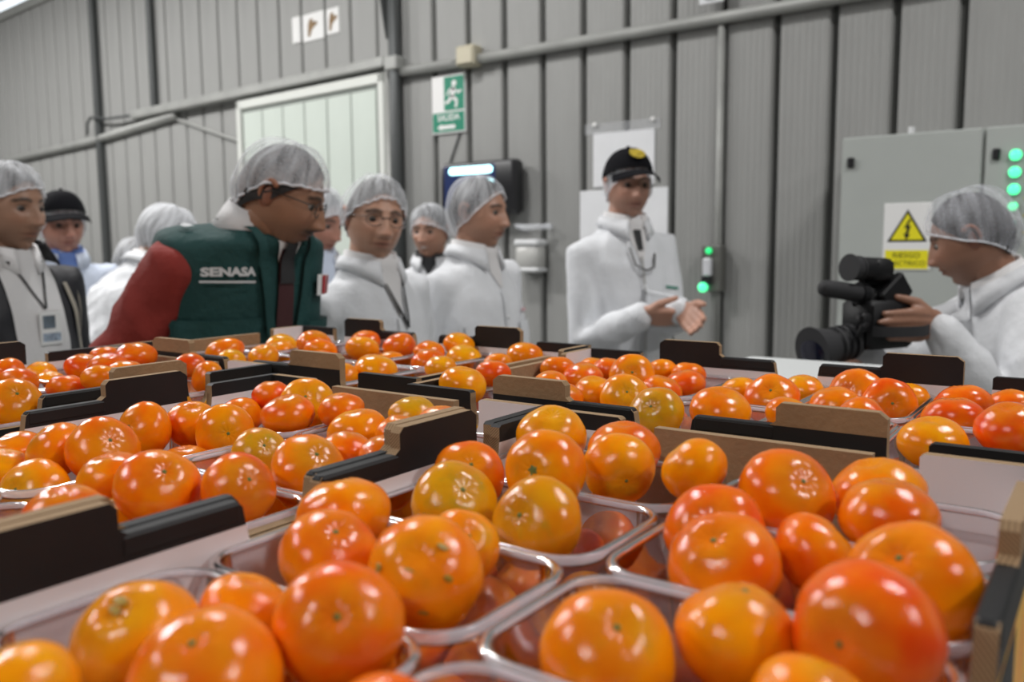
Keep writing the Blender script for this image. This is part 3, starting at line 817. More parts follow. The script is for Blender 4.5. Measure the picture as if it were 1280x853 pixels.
        for i in range(nn_):
            for j in range(mm_):
                a, b, c_, d_ = i*(mm_+1)+j, i*(mm_+1)+j+1, (i+1)*(mm_+1)+j+1, (i+1)*(mm_+1)+j
                F += [(a, d_, c_, b), (K+a, K+b, K+c_, K+d_)]
            F.append((i*(mm_+1)+mm_, (i+1)*(mm_+1)+mm_, K+(i+1)*(mm_+1)+mm_, K+i*(mm_+1)+mm_))
        vg.add([tuple(h2l(p)) for p in V], F); vg.obj('cap_visor', M_CAPF, body, True)
        bt = G(); bt.ell(h2l((0, 0, .118+.032)), (.008, .008, .005), 10, 6); bt.obj('cap_button', M_CAPF, body)
    if glasses:
        gg = G()
        def ex_(p): return tuple(h2l(p))
        for sg in (-1, 1):
            ring_ = [ex_((sg*.033+.024*math.cos(a), .0985-.0025*abs(math.cos(a)), .006+.0175*math.sin(a))) for a in [2*math.pi*k/20 for k in range(21)]]
            gg.tube(ring_, .0013*s, 6, caps=False)
            gg.tube([ex_((sg*.057, .096, .012)), ex_((sg*.078, .06, .014)), ex_((sg*.083, -.002, .016)), ex_((sg*.082, -.02, .006))], .0013*s, 6)
        gg.tube([ex_((-.010, .099, .010)), ex_((0, .102, .013)), ex_((.010, .099, .010))], .0013*s, 6)
        gg.obj('spectacles', M_FRAME, body, True)
    ctx = dict(body=body, B=B, s=s, patch=patch, letters=letters, collar=collar, hit=hit, h2l=h2l, bvh=bvh, WR=WR, WL=WL, RZ=RZ, base=base, ER=ER, EL=EL)
    if extras: extras(ctx)
    return ctx

def young_man(c):
    p = c['patch']; b = c['body']; s = c['s']
    p('polo_shirt', M_SHIRTW, [(-.075, 1.49), (.075, 1.49), (.06, .86), (-.065, .86)], .005, 10, 30)
    c['collar']('polo_collar', M_SHIRTW, 1.475, .034, .05, .068, .090, .30)
    c['collar']('jacket_collar', M_JACKET, 1.470, .050, .03, .088, .125, .85)
    p('jacket_stripe', M_STRIPE, [(-.125, 1.40), (-.100, 1.40), (-.155, .95), (-.175, .95)], .006, 3, 24)
    p('jacket_stripe', M_STRIPE, [(-.168, 1.36), (-.160, 1.38), (-.195, 1.0), (-.20, 1.0)], .006, 2, 20)
    p('lanyard', M_RUBBER, [(-.050, 1.46), (-.042, 1.46), (-.012, 1.335), (-.018, 1.335)], .009, 2, 20)
    p('lanyard', M_RUBBER, [(.042, 1.46), (.050, 1.46), (-.008, 1.335), (-.014, 1.335)], .009, 2, 20)
    h = c['hit'](-.015*s, 1.285*s, .012)
    g = G(); g.bevbox((h.x-.032, h.y-.002, h.z-.045), (h.x+.032, h.y+.004, h.z+.045), .003); bd = g.obj('badge', M_WHITE, b)
    g = G(); g.add([(h.x+a, h.y+.0048, h.z+z) for a, z in [(-.012, .0), (.024, .0), (.024, .034), (-.012, .034)]], [(3, 2, 1, 0)]); g.obj('badge_photo', mat('badge_photo_print', (.10, .13, .16), .5, vary=.5, vscale=60), bd)
    g = G(); g.add([(h.x+a, h.y+.0048, h.z+z) for a, z in [(-.026, -.034), (.026, -.034), (.026, -.012), (-.026, -.012)]], [(3, 2, 1, 0)]); g.obj('badge_print', mat('badge_text_print', (.28, .34, .42), .5, vary=.5, vscale=90), bd)
def vest_man(c):
    p = c['patch']; b = c['body']; s = c['s']
    p('shirt_front', M_SHIRTW, [(-.062, 1.50), (.062, 1.50), (.012, 1.32), (-.012, 1.32)], .005, 8, 12)
    p('jersey_front', M_TIE, [(-.018, 1.37), (.018, 1.37), (.022, .80), (-.022, .80)], .006, 4, 26)
    p('tie', M_RUBBER, [(-.012, 1.46), (.012, 1.46), (.018, 1.30), (-.018, 1.30)], .011, 4, 12)
    c['collar']('shirt_collar', M_SHIRTW, 1.485, .050, .075, .068, .096, .30)
    p('lapel', M_VEST, [(.070, 1.47), (.085, 1.46), (.040, 1.20), (.022, 1.20)], .012, 3, 16)
    p('lapel', M_VEST, [(-.085, 1.46), (-.070, 1.47), (-.022, 1.20), (-.040, 1.20)], .012, 3, 16)
    p('chest_pocket', M_VEST, [(.055, 1.235), (.175, 1.235), (.170, 1.06), (.060, 1.06)], .010, 8, 10)
    p('pocket_flap', M_VEST, [(-.175, 1.22), (-.060, 1.22), (-.060, 1.16), (-.19, 1.15)], .016, 8, 5)
    p('zip', mat('zip_metal', (.30, .31, .32), .35, .8), [(-.032, 1.12), (-.026, 1.12), (-.026, .85), (-.032, .85)], .012, 1, 16)
    c['letters']('lettering', 'SENASA', .022, M_GREYW, .112, 1.325, .012)
    p('lettering_line', M_GREYW, [(.072, 1.308), (.152, 1.310), (.152, 1.306), (.072, 1.304)], .013, 8, 1)
    p('flag_patch', M_WHITE, [(-.135, 1.315), (-.085, 1.315), (-.085, 1.272), (-.135, 1.272)], .013, 5, 4)
    p('flag_stripe', mat('flag_red', (.45, .02, .03), .7), [(-.118, 1.313), (-.102, 1.313), (-.102, 1.274), (-.118, 1.274)], .0150, 3, 4)
    p('flag_stripe', mat('flag_red', (.45, .02, .03), .7), [(-.135, 1.313), (-.126, 1.313), (-.126, 1.274), (-.135, 1.274)], .0150, 3, 4)
    p('shoulder_mark', M_GREYW, [(.130, 1.412), (.142, 1.412), (.140, 1.404), (.128, 1.404)], .010, 2, 2)
def glasses_man(c):
    p = c['patch']
    p('lanyard', M_RUBBER, [(.028, 1.42), (.034, 1.42), (-.012, 1.30), (-.022, 1.30)], .010, 2, 10)
    p('lanyard', M_RUBBER, [(-.036, 1.42), (-.030, 1.42), (-.012, 1.30), (-.022, 1.30)], .010, 2, 10)
    p('red_mark', mat('faint_red_print', (.62, .36, .38), .7), [(.075, 1.235), (.098, 1.235), (.098, 1.208), (.075, 1.208)], .005, 3, 3)
    p('blue_mark', mat('faint_blue_print', (.45, .50, .58), .7), [(.032, 1.238), (.066, 1.238), (.066, 1.218), (.032, 1.218)], .005, 3, 3)
def profile_man(c):
    c['patch']('pocket', M_COAT, [(-.155, 1.25), (-.055, 1.25), (-.055, 1.12), (-.155, 1.12)], .007, 7, 8)
    c['patch']('pocket', M_COAT, [(.055, 1.25), (.155, 1.25), (.155, 1.12), (.055, 1.12)], .007, 7, 8)
    c['patch']('name_print', mat('faint_red_print', (.62, .36, .38), .7), [(-.13, 1.29), (-.08, 1.29), (-.08, 1.28), (-.13, 1.28)], .007, 5, 2)
def cap_man(c):
    p = c['patch']; b = c['body']; s = c['s']; h2l = c['h2l']
    p('zip', mat('pale_zip', (.42, .42, .41), .6), [(-.004, 1.36), (.004, 1.36), (.004, .90), (-.004, .90)], .009, 1, 30)
    p('tie', M_RUBBER, [(-.014, 1.45), (.014, 1.45), (.010, 1.38), (-.010, 1.38)], .010, 3, 6)
    g = G(); g.tube([c['B'](x, y, z) for x, y, z in [(.045, .115, 1.39), (.035, .135, 1.335), (.0, .148, 1.315), (-.035, .14, 1.325), (-.05, .12, 1.37)]], .0035*s, 6); g.obj('hanging_spectacles', M_FRAME, b, True)
    p('chest_print', mat('green_print', (.05, .24, .17), .7), [(-.135, 1.255), (-.085, 1.262), (-.085, 1.254), (-.135, 1.247)], .006, 6, 2)
    # yellow patch on the cap front
    V = []; F = []; n = 20
    for k in range(4):
        r = k/3
        for i in range(n):
            a = 2*math.pi*i/n; x = .030*r*math.cos(a); z = .098+.019*r*math.sin(a)
            th = math.acos(max(-1, min(1, z/.118))); sx, sy, sz = skull(np.array(th), np.array(0.0))
            yy = math.sqrt(max(0, 1-(x/.104)**2))*(float(sy)+.034*.9)
            V.append(tuple(h2l((x, yy+.004, z+.022))))
    for k in range(3):
        for i in range(n): F.append((k*n+i, (k+1)*n+i, (k+1)*n+(i+1) % n, k*n+(i+1) % n))
    g = G(); g.add(V, F); g.obj('cap_patch', M_PATCH, b, True)
def camera_man(c):
    c['patch']('seam', M_COAT, [(-.01, 1.40), (.01, 1.40), (.03, 1.0), (.01, 1.0)], .006, 2, 20, az=math.radians(-75))

# where the held video camera is and how it points
VC_AT, VC_TURN = Vector((-.462, 2.082, 1.316)), YAW+math.radians(24)
VCX, VCY = Vector((math.cos(VC_TURN), math.sin(VC_TURN), 0)), Vector((-math.sin(VC_TURN), math.cos(VC_TURN), 0))
def VCW(x, y, z): return tuple(VC_AT+VCX*x+VCY*y+Vector((0, 0, z)))
person('young man in a black jacket over a white polo wearing a hairnet and lanyard badge', (-2.40, 1.101, 1.603), 66, 74, 2, wear='jacket', extras=young_man, girth=1.0, face=dict(tone=(.36, .20, .13), stubble=.15), net=dict(front=.058, side=.0), vneck=0)
person('man in a plain black cap, pale coat and blue shirt against the far cladding', (-3.43, 1.775, 1.593), 38, 42, 4, coat=M_COATB, shirt=M_BLUE, gear='cap', face=dict(tone=(.45, .22, .16), fat=.06), net=dict(front=.055, side=-.035), vneck=.10)
person('bent person in a white coat with back turned, behind the maroon sleeve', (-2.909, 1.889, 1.534), 135, 125, 22, lean=24, girth=1.12, face=dict(tone=(.36, .2, .13)), net=dict(side=-.03, bulge=.014), hairm=M_HAIRG, netmat=net_material('dense_net', .40, streak=.30))
person('person barely visible, only a hairnet showing behind the bent white coat', (-3.739, 2.272, 1.43), 110, 110, 10, face=dict(tone=(.36, .2, .13)), hairm=M_HAIRG)
person('moustached man in a dark green vest with maroon sleeves leaning over the cartons', (-1.488, 1.242, 1.604), 56, 92, 20, lean=15, girth=1.0, shoulders=.95, headz=-.085, heady=.06, headscale=.93, wear='vest', extras=vest_man, glasses=True,
       face=dict(tone=(.30, .155, .092), moustache=1.0, stubble=.22, fat=.10, nose=.027), net=dict(front=.050, side=.028, back=-.045, bulge=.014), shr=.018, rwrist=(.27, .13, .87, 0), rpole=(.3, -1, -.3), lwrist=(-.04, .26, .98, 0), lpole=(-.15, -.6, -1), wr=.014)
person('man in a white coat partly hidden behind the green vest, looking down', (-2.307, 2.083, 1.583), 45, 62, 14, face=dict(tone=(.42, .2, .14), fat=.08), net=dict(side=-.02, bulge=.018), shirt=M_COATB, netmat=MATS['dense_net'])
person('man in a white coat and spectacles facing out beside the green vest', (-1.682, 1.727, 1.568), 50, 28, 2, -5, girth=1.0, glasses=True, extras=glasses_man, face=dict(tone=(.50, .28, .19), fat=.03, stubble=.12), net=dict(front=.062, side=-.005, bulge=.014), hairm=M_HAIRG, vneck=.13)
person('smiling man in a pale coat with a dark collar standing between the two white coats', (-2.504, 2.92, 1.559), -5, -18, 2, coat=M_COATG, shirt=M_RUBBER, face=dict(tone=(.40, .21, .14), smile=True, fat=.08), net=dict(front=.045, bulge=.016), vneck=.06)
person('man in a white coat seen in profile below the wall screen', (-1.721, 2.247, 1.599), 52, 66, 0, girth=1.10, extras=profile_man, face=dict(tone=(.45, .24, .16), fat=.12, nose=.022, stubble=.2), net=dict(front=.070, side=-.018, back=-.075, bulge=.012), vneck=.11)
person('tall man in a white zip jacket and black cap with yellow patch, hands together', (-1.494, 2.854, 1.706), 24, 14, 0, gear='cap', extras=cap_man, face=dict(tone=(.48, .26, .185), stubble=.22), net=dict(front=.055, side=-.030, back=-.055), vneck=.13,
       rwrist=(-1.318, 2.609, 1.262), lwrist=(-1.195, 2.675, 1.280), rpole=(.30, -.6, -1), lpole=(-.30, -.6, -1),
       hands=dict(r=(RH*.95-FH*.1+Vector((0, 0, -.10)), FH*.6+Vector((0, 0, .6)), Vector((0, 0, 1))-FH*.3, .22), l=(RH*.25-FH*.75-Vector((0, 0, .35)), -RH*.7+Vector((0, 0, .5)), Vector((0, 0, 1)), .30)))
person('cameraman in a thin white coverall and hairnet aiming a video camera', (-.310, 2.435, 1.502), -92, -124, 16, lean=22, girth=1.2, coat=M_COATG, extras=camera_man, face=dict(tone=(.30, .15, .095), stubble=.28), net=dict(front=.046, side=.0, back=-.05, bulge=.018), vneck=0,
       rwrist=VCW(-.005, .078, -.103), lwrist=VCW(.130, -.068, -.010), rpole=(.4, -.2, -1), lpole=(-.35, -.3, -1), wr=.011, netmat=net_material('thin_net', .10, (.74, .76, .82), streak=.26),
       hands=dict(r=(VCX*-.55-VCY*.83, Vector((0, 0, 1)), (VCX*-.55-VCY*.83).cross(Vector((0, 0, 1))), .05), l=(-VCX, VCY, Vector((0, 0, 1)), .06)))

# ------------------------------------------------------------------ video camera
vc = empty('video_camera', VC_AT, VC_TURN)
M_CAMB = mat('matt_black_camera', (.006, .006, .007), .5, spec=.25, bump=.05)
def vpart(name, fn, m=None, smooth=False, parent=None):
    g = G(); fn(g); o = g.obj(name, m or M_CAMB, parent or vc, smooth)
    if smooth: smooth_by_angle(o, 40)
    return o
vpart('body', lambda g: g.bevbox((-.055, -.048, -.055), (.085, .045, .055), .010), smooth=True)
lens = vpart('lens_barrel', lambda g: (g.cyl((-.05, 0, -.036), (-.095, 0, -.042), .034, .036, 28), g.cyl((-.092, 0, -.042), (-.125, 0, -.046), .040, .040, 28)), smooth=True)
for k in range(3): vpart('focus_ring', lambda g: g.cyl((-.066-.02*k, 0, -.038-.0025*k), (-.074-.02*k, 0, -.039-.0025*k), .0415, .0415, 28), M_RUBBER, True, lens)
hood = vpart('lens_hood', lambda g: (g.cyl((-.122, 0, -.046), (-.172, 0, -.052), .040, .050, 28), g.cyl((-.172, 0, -.052), (-.176, 0, -.0525), .053, .053, 28)), M_RUBBER, True)
vpart('front_glass', lambda g: g.ell((-.174, 0, -.052), (.006, .040, .040), 20, 10), mat('lens_glass', (.01, .01, .02), .05), True, hood)
vpart('carry_handle', lambda g: g.tube([(-.045, .0, .05), (-.045, 0, .085), (-.02, 0, .094), (.05, 0, .088), (.07, 0, .05)], [.014, .013, .012, .012, .014], 12), smooth=True)
mic = vpart('microphone', lambda g: g.tube([(-.150, -.01, .085), (-.11, -.01, .080), (-.045, -.01, .070)], [.019, .020, .020], 16), M_RUBBER, True)
vpart('microphone_clamp', lambda g: (g.cyl((-.055, -.01, .071), (-.035, -.01, .068), .024, .024, 18), g.box((-.05, -.015, .085), (-.042, -.005, .11))), smooth=True, parent=mic)
vf = vpart('viewfinder', lambda g: (g.cyl((-.062, -.01, .128), (.022, -.01, .122), .026, .028, 22), g.bevbox((-.03, -.036, .10), (.03, .016, .148), .008)), smooth=True)
vpart('eyecup', lambda g: (g.cyl((-.085, -.01, .130), (-.060, -.01, .128), .031, .026, 22), g.cyl((-.060, -.01, .128), (-.055, -.01, .128), .028, .028, 22)), M_RUBBER, True, vf)
vpart('hinge_arm', lambda g: g.tube([(.01, 0, .11), (.02, 0, .075), (.015, 0, .05)], .014, 10), smooth=True)
lcd = vpart('flip_panel', lambda g: g.bevbox((-.042, -.012, -.030), (.042, .012, .030), .005)); lcd.location = (.035, -.028, .070); lcd.rotation_euler = (0, math.radians(-38), 0)
vpart('dial_block', lambda g: (g.bevbox((-.085, -.052, -.01), (-.05, -.03, .03), .006), g.tube([(-.09, -.05, -.02), (-.085, -.055, .0), (-.07, -.05, .005)], .007, 8)), smooth=True)
vpart('battery', lambda g: g.bevbox((.082, -.035, -.045), (.118, .035, .035), .006))
vpart('hand_strap', lambda g: g.loft([[(x-nx*.0015, y-ny*.0015, -.024), (x+nx*.0015, y+ny*.0015, -.024), (x+nx*.0015, y+ny*.0015, .000), (x-nx*.0015, y-ny*.0015, .000)] for x, y, nx, ny in [(-.045, -.046, -.8, -.6), (-.02, -.080, -.6, -.8), (.02, -.093, 0, -1), (.06, -.093, 0, -1), (.095, -.076, .6, -.8), (.110, -.034, 1, -.3)]]), M_RUBBER, True)
tag(vc, 'black shoulder video camera with foam microphone held by the cameraman', 'video camera')

# ------------------------------------------------------------------ support under the cartons and white guard behind
RIM = 1.355; CH = .112        # carton rim height, carton depth
tb = empty('packing_table', (-.62, .53, 0))
g = G(); g.bevbox((-.68, -.56, RIM-CH-.05), (.70, .60, RIM-CH), .006); g.obj('table_top', M_GALV, tb)
for sx in (-.62, .64):
    for sy in (-.5, .54):
        g = G(); g.bevbox((sx-.03, sy-.03, 0), (sx+.03, sy+.03, RIM-CH-.048), .005); g.obj('leg', M_GALV, tb)
tag(tb, 'steel packing table carrying the open mandarin cartons', 'table')
M_GUARD = mat('white_machine_paint', (.62, .64, .64), .4, vary=.04, vscale=3)
mg = empty('conveyor_guard', (-.10, 1.48, 0))
g = G(); g.bevbox((-.47, -.13, .02), (-.20, .12, 1.26), .01); g.obj('side_panel', M_GUARD, mg)
g = G(); g.bevbox((-.48, -.145, 1.255), (-.19, .135, 1.285), .008); g.obj('top_cover', M_GUARD, mg)
for sx in (-.42, -.25):
    g = G(); g.bevbox((sx-.03, -.08, 0), (sx+.03, .08, .03), .005); g.obj('foot', M_DARKSTEEL, mg)
tag(mg, 'low white machine guard standing behind the cartons below the camera', 'machine guard')

# ================================================================== CARTONS
CL, CW = .625, .385
M_LINER = mat('white_carton_liner', (.74, .70, .71), .7, vary=.03, vscale=6)
M_CBLACK = mat('black_carton_print', (.013, .013, .014), .55, spec=.3, vary=.2, vscale=12)
M_KRAFT = mat('brown_kraft_board', (.30, .185, .095), .85, vary=.10, vscale=18, bump=.15, bscale=160)
def corrugated():
    m = bpy.data.materials.new('corrugated_edge'); m.use_nodes = True; N = m.node_tree.nodes; L = m.node_tree.links; b = N['Principled BSDF']
    b.inputs['Roughness'].default_value = .9
    tc = N.new('ShaderNodeTexCoord'); wv = N.new('ShaderNodeTexWave'); wv.inputs['Scale'].default_value = 260; wv.bands_direction = 'DIAGONAL'; wv.inputs['Distortion'].default_value = .6
    L.new(tc.outputs['Object'], wv.inputs['Vector']); cr = N.new('ShaderNodeValToRGB')
    cr.color_ramp.elements[0].color = (.20, .125, .065, 1); cr.color_ramp.elements[1].color = (.36, .24, .13, 1); cr.color_ramp.elements[0].position = .2; cr.color_ramp.elements[1].position = .6
    L.new(wv.outputs[0], cr.inputs[0]); L.new(cr.outputs[0], b.inputs['Base Color']); MATS['corrugated_edge'] = m; return m
M_CORR = corrugated()
def fruit_print():
    """printed carton outside: black sheet with yellow and orange fruit shapes lower down"""
    m = bpy.data.materials.new('fruit_print'); m.use_nodes = True; N = m.node_tree.nodes; L = m.node_tree.links; b = N['Principled BSDF']; b.inputs['Roughness'].default_value = .45
    tc = N.new('ShaderNodeTexCoord'); vo = N.new('ShaderNodeTexVoronoi'); vo.inputs['Scale'].default_value = 16
    L.new(tc.outputs['Object'], vo.inputs['Vector']); cr = N.new('ShaderNodeValToRGB'); e = cr.color_ramp.elements
    e[0].position = 0; e[0].color = (.85, .22, .01, 1); e[1].position = .55; e[1].color = (.80, .45, .02, 1)
    k = e.new(.75); k.color = (.55, .07, .01, 1)
    L.new(vo.outputs['Distance'], cr.inputs[0]); L.new(cr.outputs[0], b.inputs['Base Color']); MATS['fruit_print'] = m; return m
M_PRINT = fruit_print()
CMATS = [M_LINER, M_CBLACK, M_KRAFT, M_PRINT, M_CORR]
def arc(cx, cz, rx, rz, a0, a1, n=8): return [(cx+rx*math.cos(a0+(a1-a0)*i/n), cz+rz*math.sin(a0+(a1-a0)*i/n)) for i in range(n+1)]
def side_outline():
    h = CH; e = CL/2; P = math.pi
    half = [(.025, h-.026), (.029, h-.003), (.032, h), (.098, h), (.104, h+.004), (.104, h+.015), (.108, h+.019), (.185, h+.019), (.192, h+.014), (.192, h-.012)]
    half += arc(.2070, h-.014, .0150, .022, P, 2*P)[1:-1] + [(.222, h-.012), (.222, h-.002), (.225, h), (e, h)]
    left = [(-x, z) for x, z in half[::-1]]
    return [(-e, 0), (e, 0)] + half[::-1] + left[::-1] if False else [(-e, 0)] + left + half + [(e, 0)]
def end_outline():
    h = CH; e = CW/2-.009; P = math.pi
    half = [(.085, h-.005), (.085, h-.022)] + arc(.1005, h-.022, .0155, .014, P, 2*P)[1:-1] + [(.116, h-.022), (.116, h-.002), (.119, h), (e, h)]
    left = [(-x, z) for x, z in half[::-1]]
    return [(-e, 0)] + left + half + [(e, 0)]
def paint(bm, rules, xs=()):
    for cx in xs:
        bmesh.ops.bisect_plane(bm, geom=bm.verts[:]+bm.edges[:]+bm.faces[:], plane_co=(cx, 0, 0), plane_no=(1, 0, 0))
    for co in (CH-.014, CH-.024, CH+.0005):
        bmesh.ops.bisect_plane(bm, geom=bm.verts[:]+bm.edges[:]+bm.faces[:], plane_co=(0, 0, co), plane_no=(0, 0, 1))
    for f in bm.faces:
        f.normal_update(); f.material_index = rules(f.normal, f.calc_center_median())
    me = bpy.data.meshes.new('carton_wall'); bm.to_mesh(me); bm.free()
    for m in CMATS: me.materials.append(m)
    return me
def side_rules(n, c):
    if n.y < -.5: return 1 if c.z > CH-.014 else 0
    if n.y > .5: return 2 if c.z > CH else (1 if c.z > CH-.024 else 3)
    if n.z > .8 and CH-.001 < c.z < CH+.001: return 1
    return 4
def end_rules(n, c):
    if n.y < -.5:
        if abs(c.x) < .100: return 2
        if c.x > 0: return 0
        return 1 if c.z > CH-.014 else 0
    if n.y > .5: return 2 if abs(c.x) < .100 and c.z > CH-.024 else (1 if c.z > CH-.024 else 3)
    return 4
SIDE_ME = paint(extrude_outline(side_outline(), CW/2-.009, CW/2), side_rules)
END_ME = paint(extrude_outline(end_outline(), CL/2-.009, CL/2), end_rules, (-.1005, .1005))
fm = G(); fm.box((-CL/2+.009, -CW/2+.009, .0), (CL/2-.009, CW/2-.009, .006)); FLOOR_ME = fm.mesh('carton_floor', M_KRAFT)
# rolled black fold along the low stretches of the rim
def fold(a, b):
    g = G(); y0, y1 = CW/2-.0098, CW/2+.0005
    g.bevbox((a, y0, CH-.012), (b, y1, CH+.0008), .002); return g.mesh('rim_fold', M_CBLACK)
FOLDS = [fold(.030, .1035), fold(-.1035, -.030)]
# print on the outside of the long wall
def stroke_meshes():
    g = G(); y = CW/2+.0006
    g.add([(.012, y, .070), (.026, y, .070), (.026, y, .036), (.012, y, .036)], [(0, 1, 2, 3)])
    n = 14; ro, ri = .024, .013
    V = [(-.028+ro*math.cos(a), y, .045+ro*math.sin(a)) for a in [math.pi*i/n for i in range(n+1)]]+[(-.028+ri*math.cos(a), y, .045+ri*math.sin(a)) for a in [math.pi*i/n for i in range(n+1)]]
    g.add(V, [(i, i+1, n+2+i, n+1+i) for i in range(n)])
    return g.mesh('print_lettering', M_WHITE)
LET_ME = stroke_meshes()
bp = G(); bp.add([(-.10, CW/2+.0003, CH-.026), (.11, CW/2+.0003, CH-.026), (.11, CW/2+.0003, .03), (-.10, CW/2+.0003, .03)], [(0, 1, 2, 3)]); BPANEL_ME = bp.mesh('print_panel', M_CBLACK)

# ------------------------------------------------------------------ punnets
PL, PW, PH_ = .181, .1105, .084
def rrect(l, w_, r, z, per=7, rib=0):
    pts = []
    for cx, cy, a0 in ((l/2-r, w_/2-r, 0), (-l/2+r, w_/2-r, 90), (-l/2+r, -w_/2+r, 180), (l/2-r, -w_/2+r, 270)):
        for k in range(per+1):
            a = math.radians(a0+90*k/per); pts.append([cx+r*math.cos(a), cy+r*math.sin(a), z])
    out = []
    n = len(pts)
    for i in range(n):      # fill the straight runs so that ribs can be pressed in
        out.append(pts[i]); a, b = pts[i], pts[(i+1) % n]
        d = math.dist(a, b)
        if d > .03:
            m = 15 if d > .08 else 9
            for k in range(1, m):
                t = k/m; p = [a[j]*(1-t)+b[j]*t for j in range(3)]
                if rib and k % 2:
                    L = math.hypot(p[0], p[1])
                    if abs(b[0]-a[0]) > abs(b[1]-a[1]): p[1] -= math.copysign(rib, p[1])
                    else: p[0] -= math.copysign(rib, p[0])
                out.append(p)
    return [tuple(p) for p in out]
tg = G()
rows = [(0, .80, .004, 0), (.004, .84, 0, 0), (.012, .86, 0, .0022), (.062, .945, 0, .0022), (.070, .955, 0, 0), (.080, .965, 0, 0)]
tg.loft([rrect(PL*k, PW*k-(.002 if k < .9 else 0), .024*k, z, 7, rb) for z, k, _, rb in rows], cap=False)
nb = len(rrect(PL*.8, PW*.8, .02, 0, 7)); tg.f.append(tuple(range(nb-1, -1, -1))); tg.mi.append(0)
M_TUB = plastic_material('clear_punnet_wall', .10, .06); M_LIP = plastic_material('clear_punnet_lip', .30, .18, 1.19)
TUB_ME = tg.mesh('punnet_tub', M_TUB, smooth=True)
lg = G()
prof = [(-.0030, .0800), (-.0020, .0825), (.0005, .0832), (.0030, .0822), (.0038, .0790), (.0028, .0770)]
R0 = [rrect(PL*.965+2*o, PW*.965+2*o, .0235+o, z, 7) for o, z in prof]
nr = len(R0[0]); V = [p for r in R0 for p in r]; F = []
for k in range(len(R0)):
    k2 = (k+1) % len(R0)
    for i in range(nr): F.append((k*nr+i, k*nr+(i+1) % nr, k2*nr+(i+1) % nr, k2*nr+i))
lg.add(V, F); LIP_ME = lg.mesh('punnet_lip', M_LIP, smooth=True)
ROWS = [.2150, .1030, -.0095, -.1220, -.2345]; COLS = [-.0925, .0925]
CARTONS = {   # centre x, centre y, turn
 'A': (-.2225, .3325, 90, 'open mandarin carton with a bright fruit print on its outer side at the row end', 'the print-sided row-end carton'),
 'B': (-.6100, .3380, 90, 'open mandarin carton touching the end carton, long sides parallel to it', 'the carton beside the row-end one'),
 'G': (-1.0620, .3900, 90, 'open mandarin carton nearest the young man in the black jacket', 'the carton by the black jacket'),
 'C': (-.3180, .8660, 0, 'open mandarin carton lying crosswise in front of the white machine guard', 'the crosswise carton before the guard'),
 'E': (-.9430, .8990, 0, 'open mandarin carton lying crosswise in front of the green vest', 'the crosswise carton before the green vest'),
}
BASE_Z = RIM-CH
PUN = []
for key, (cx, cy, rot, lb, short) in CARTONS.items():
    c = empty('mandarin_carton', (cx, cy, BASE_Z), math.radians(rot))
    if key == 'C': c.scale = (.95, 1, 1)
    child('carton_floor', FLOOR_ME, c)
    for k in (0, 1):
        sd = child('side_wall', SIDE_ME, c); sd.rotation_euler = (0, 0, math.pi*k)
        for fme in FOLDS: child('rim_fold', fme, sd)
        child('print_panel', BPANEL_ME, sd)
        if key in 'GCE': child('print_lettering', LET_ME, sd)
        ed = child('end_wall', END_ME, c)
        # the end wall outline runs along local y of the carton
        ed.rotation_euler = (0, 0, -math.pi/2+math.pi*k)
        ed.location = (0, 0, 0)
    tag(c, lb, 'carton', 'open mandarin cartons')
    Rm = Matrix.Rotation(math.radians(rot), 3, 'Z')
    for ri, lx in enumerate(ROWS):
        for ci, ly in enumerate(COLS):
            w_ = Rm @ Vector((lx, ly, 0))
            p = empty('clear_punnet', (cx+w_.x, cy+w_.y, BASE_Z+.0065), math.radians(rot+90)+random.uniform(-.004, .004))
            child('tub', TUB_ME, p); child('lip', LIP_ME, p)
            tag(p, ('clear corner punnet in ' if ri in (0, 4) else 'clear punnet beside a corner one in ' if ri in (1, 3) else 'clear punnet at mid-length in ')+short, 'punnet', 'punnets in '+short)
            PUN.append((key, cx+w_.x, cy+w_.y))

# ------------------------------------------------------------------ mandarins
def mandarin_mesh(seed, flat=.84, neck=0.0):
    NU, NV = 30, 20; V = []; off = Vector((seed*3.7, seed*1.9, seed*5.1))
    for k in range(1, NV):
        th = math.pi*k/NV
        for i in range(NU):
            ph = 2*math.pi*i/NU; st, ct = math.sin(th), math.cos(th)
            d = Vector((st*math.cos(ph), st*math.sin(ph), ct))
            r = .99+.060*noise.noise(d*1.2+off)+.024*noise.noise(d*2.6+off)
            pole = math.exp(-(st/.42)**2)
            r += .016*math.cos(10*ph+seed)*pole*(1 if ct > 0 else .5)
            z = ct*flat*r
            z -= (.115 if ct > 0 else -.06)*math.exp(-(st/.20)**2)
            if neck and ct > 0: z += neck*math.exp(-(st/.45)**2)
            V.append((d.x*r, d.y*r, z))
    F = [(k*NU+i, (k+1)*NU+i, (k+1)*NU+(i+1) % NU, k*NU+(i+1) % NU) for k in range(NV-2) for i in range(NU)]
    n = len(V); V += [(0, 0, flat-.115+neck), (0, 0, -flat+.05)]
    F += [(n, i, (i+1) % NU) for i in range(NU)]+[(n+1, (NV-2)*NU+(i+1) % NU, (NV-2)*NU+i) for i in range(NU)]
    g = G(); g.add(V, F); return g.mesh('mandarin', M_PEEL, smooth=True)
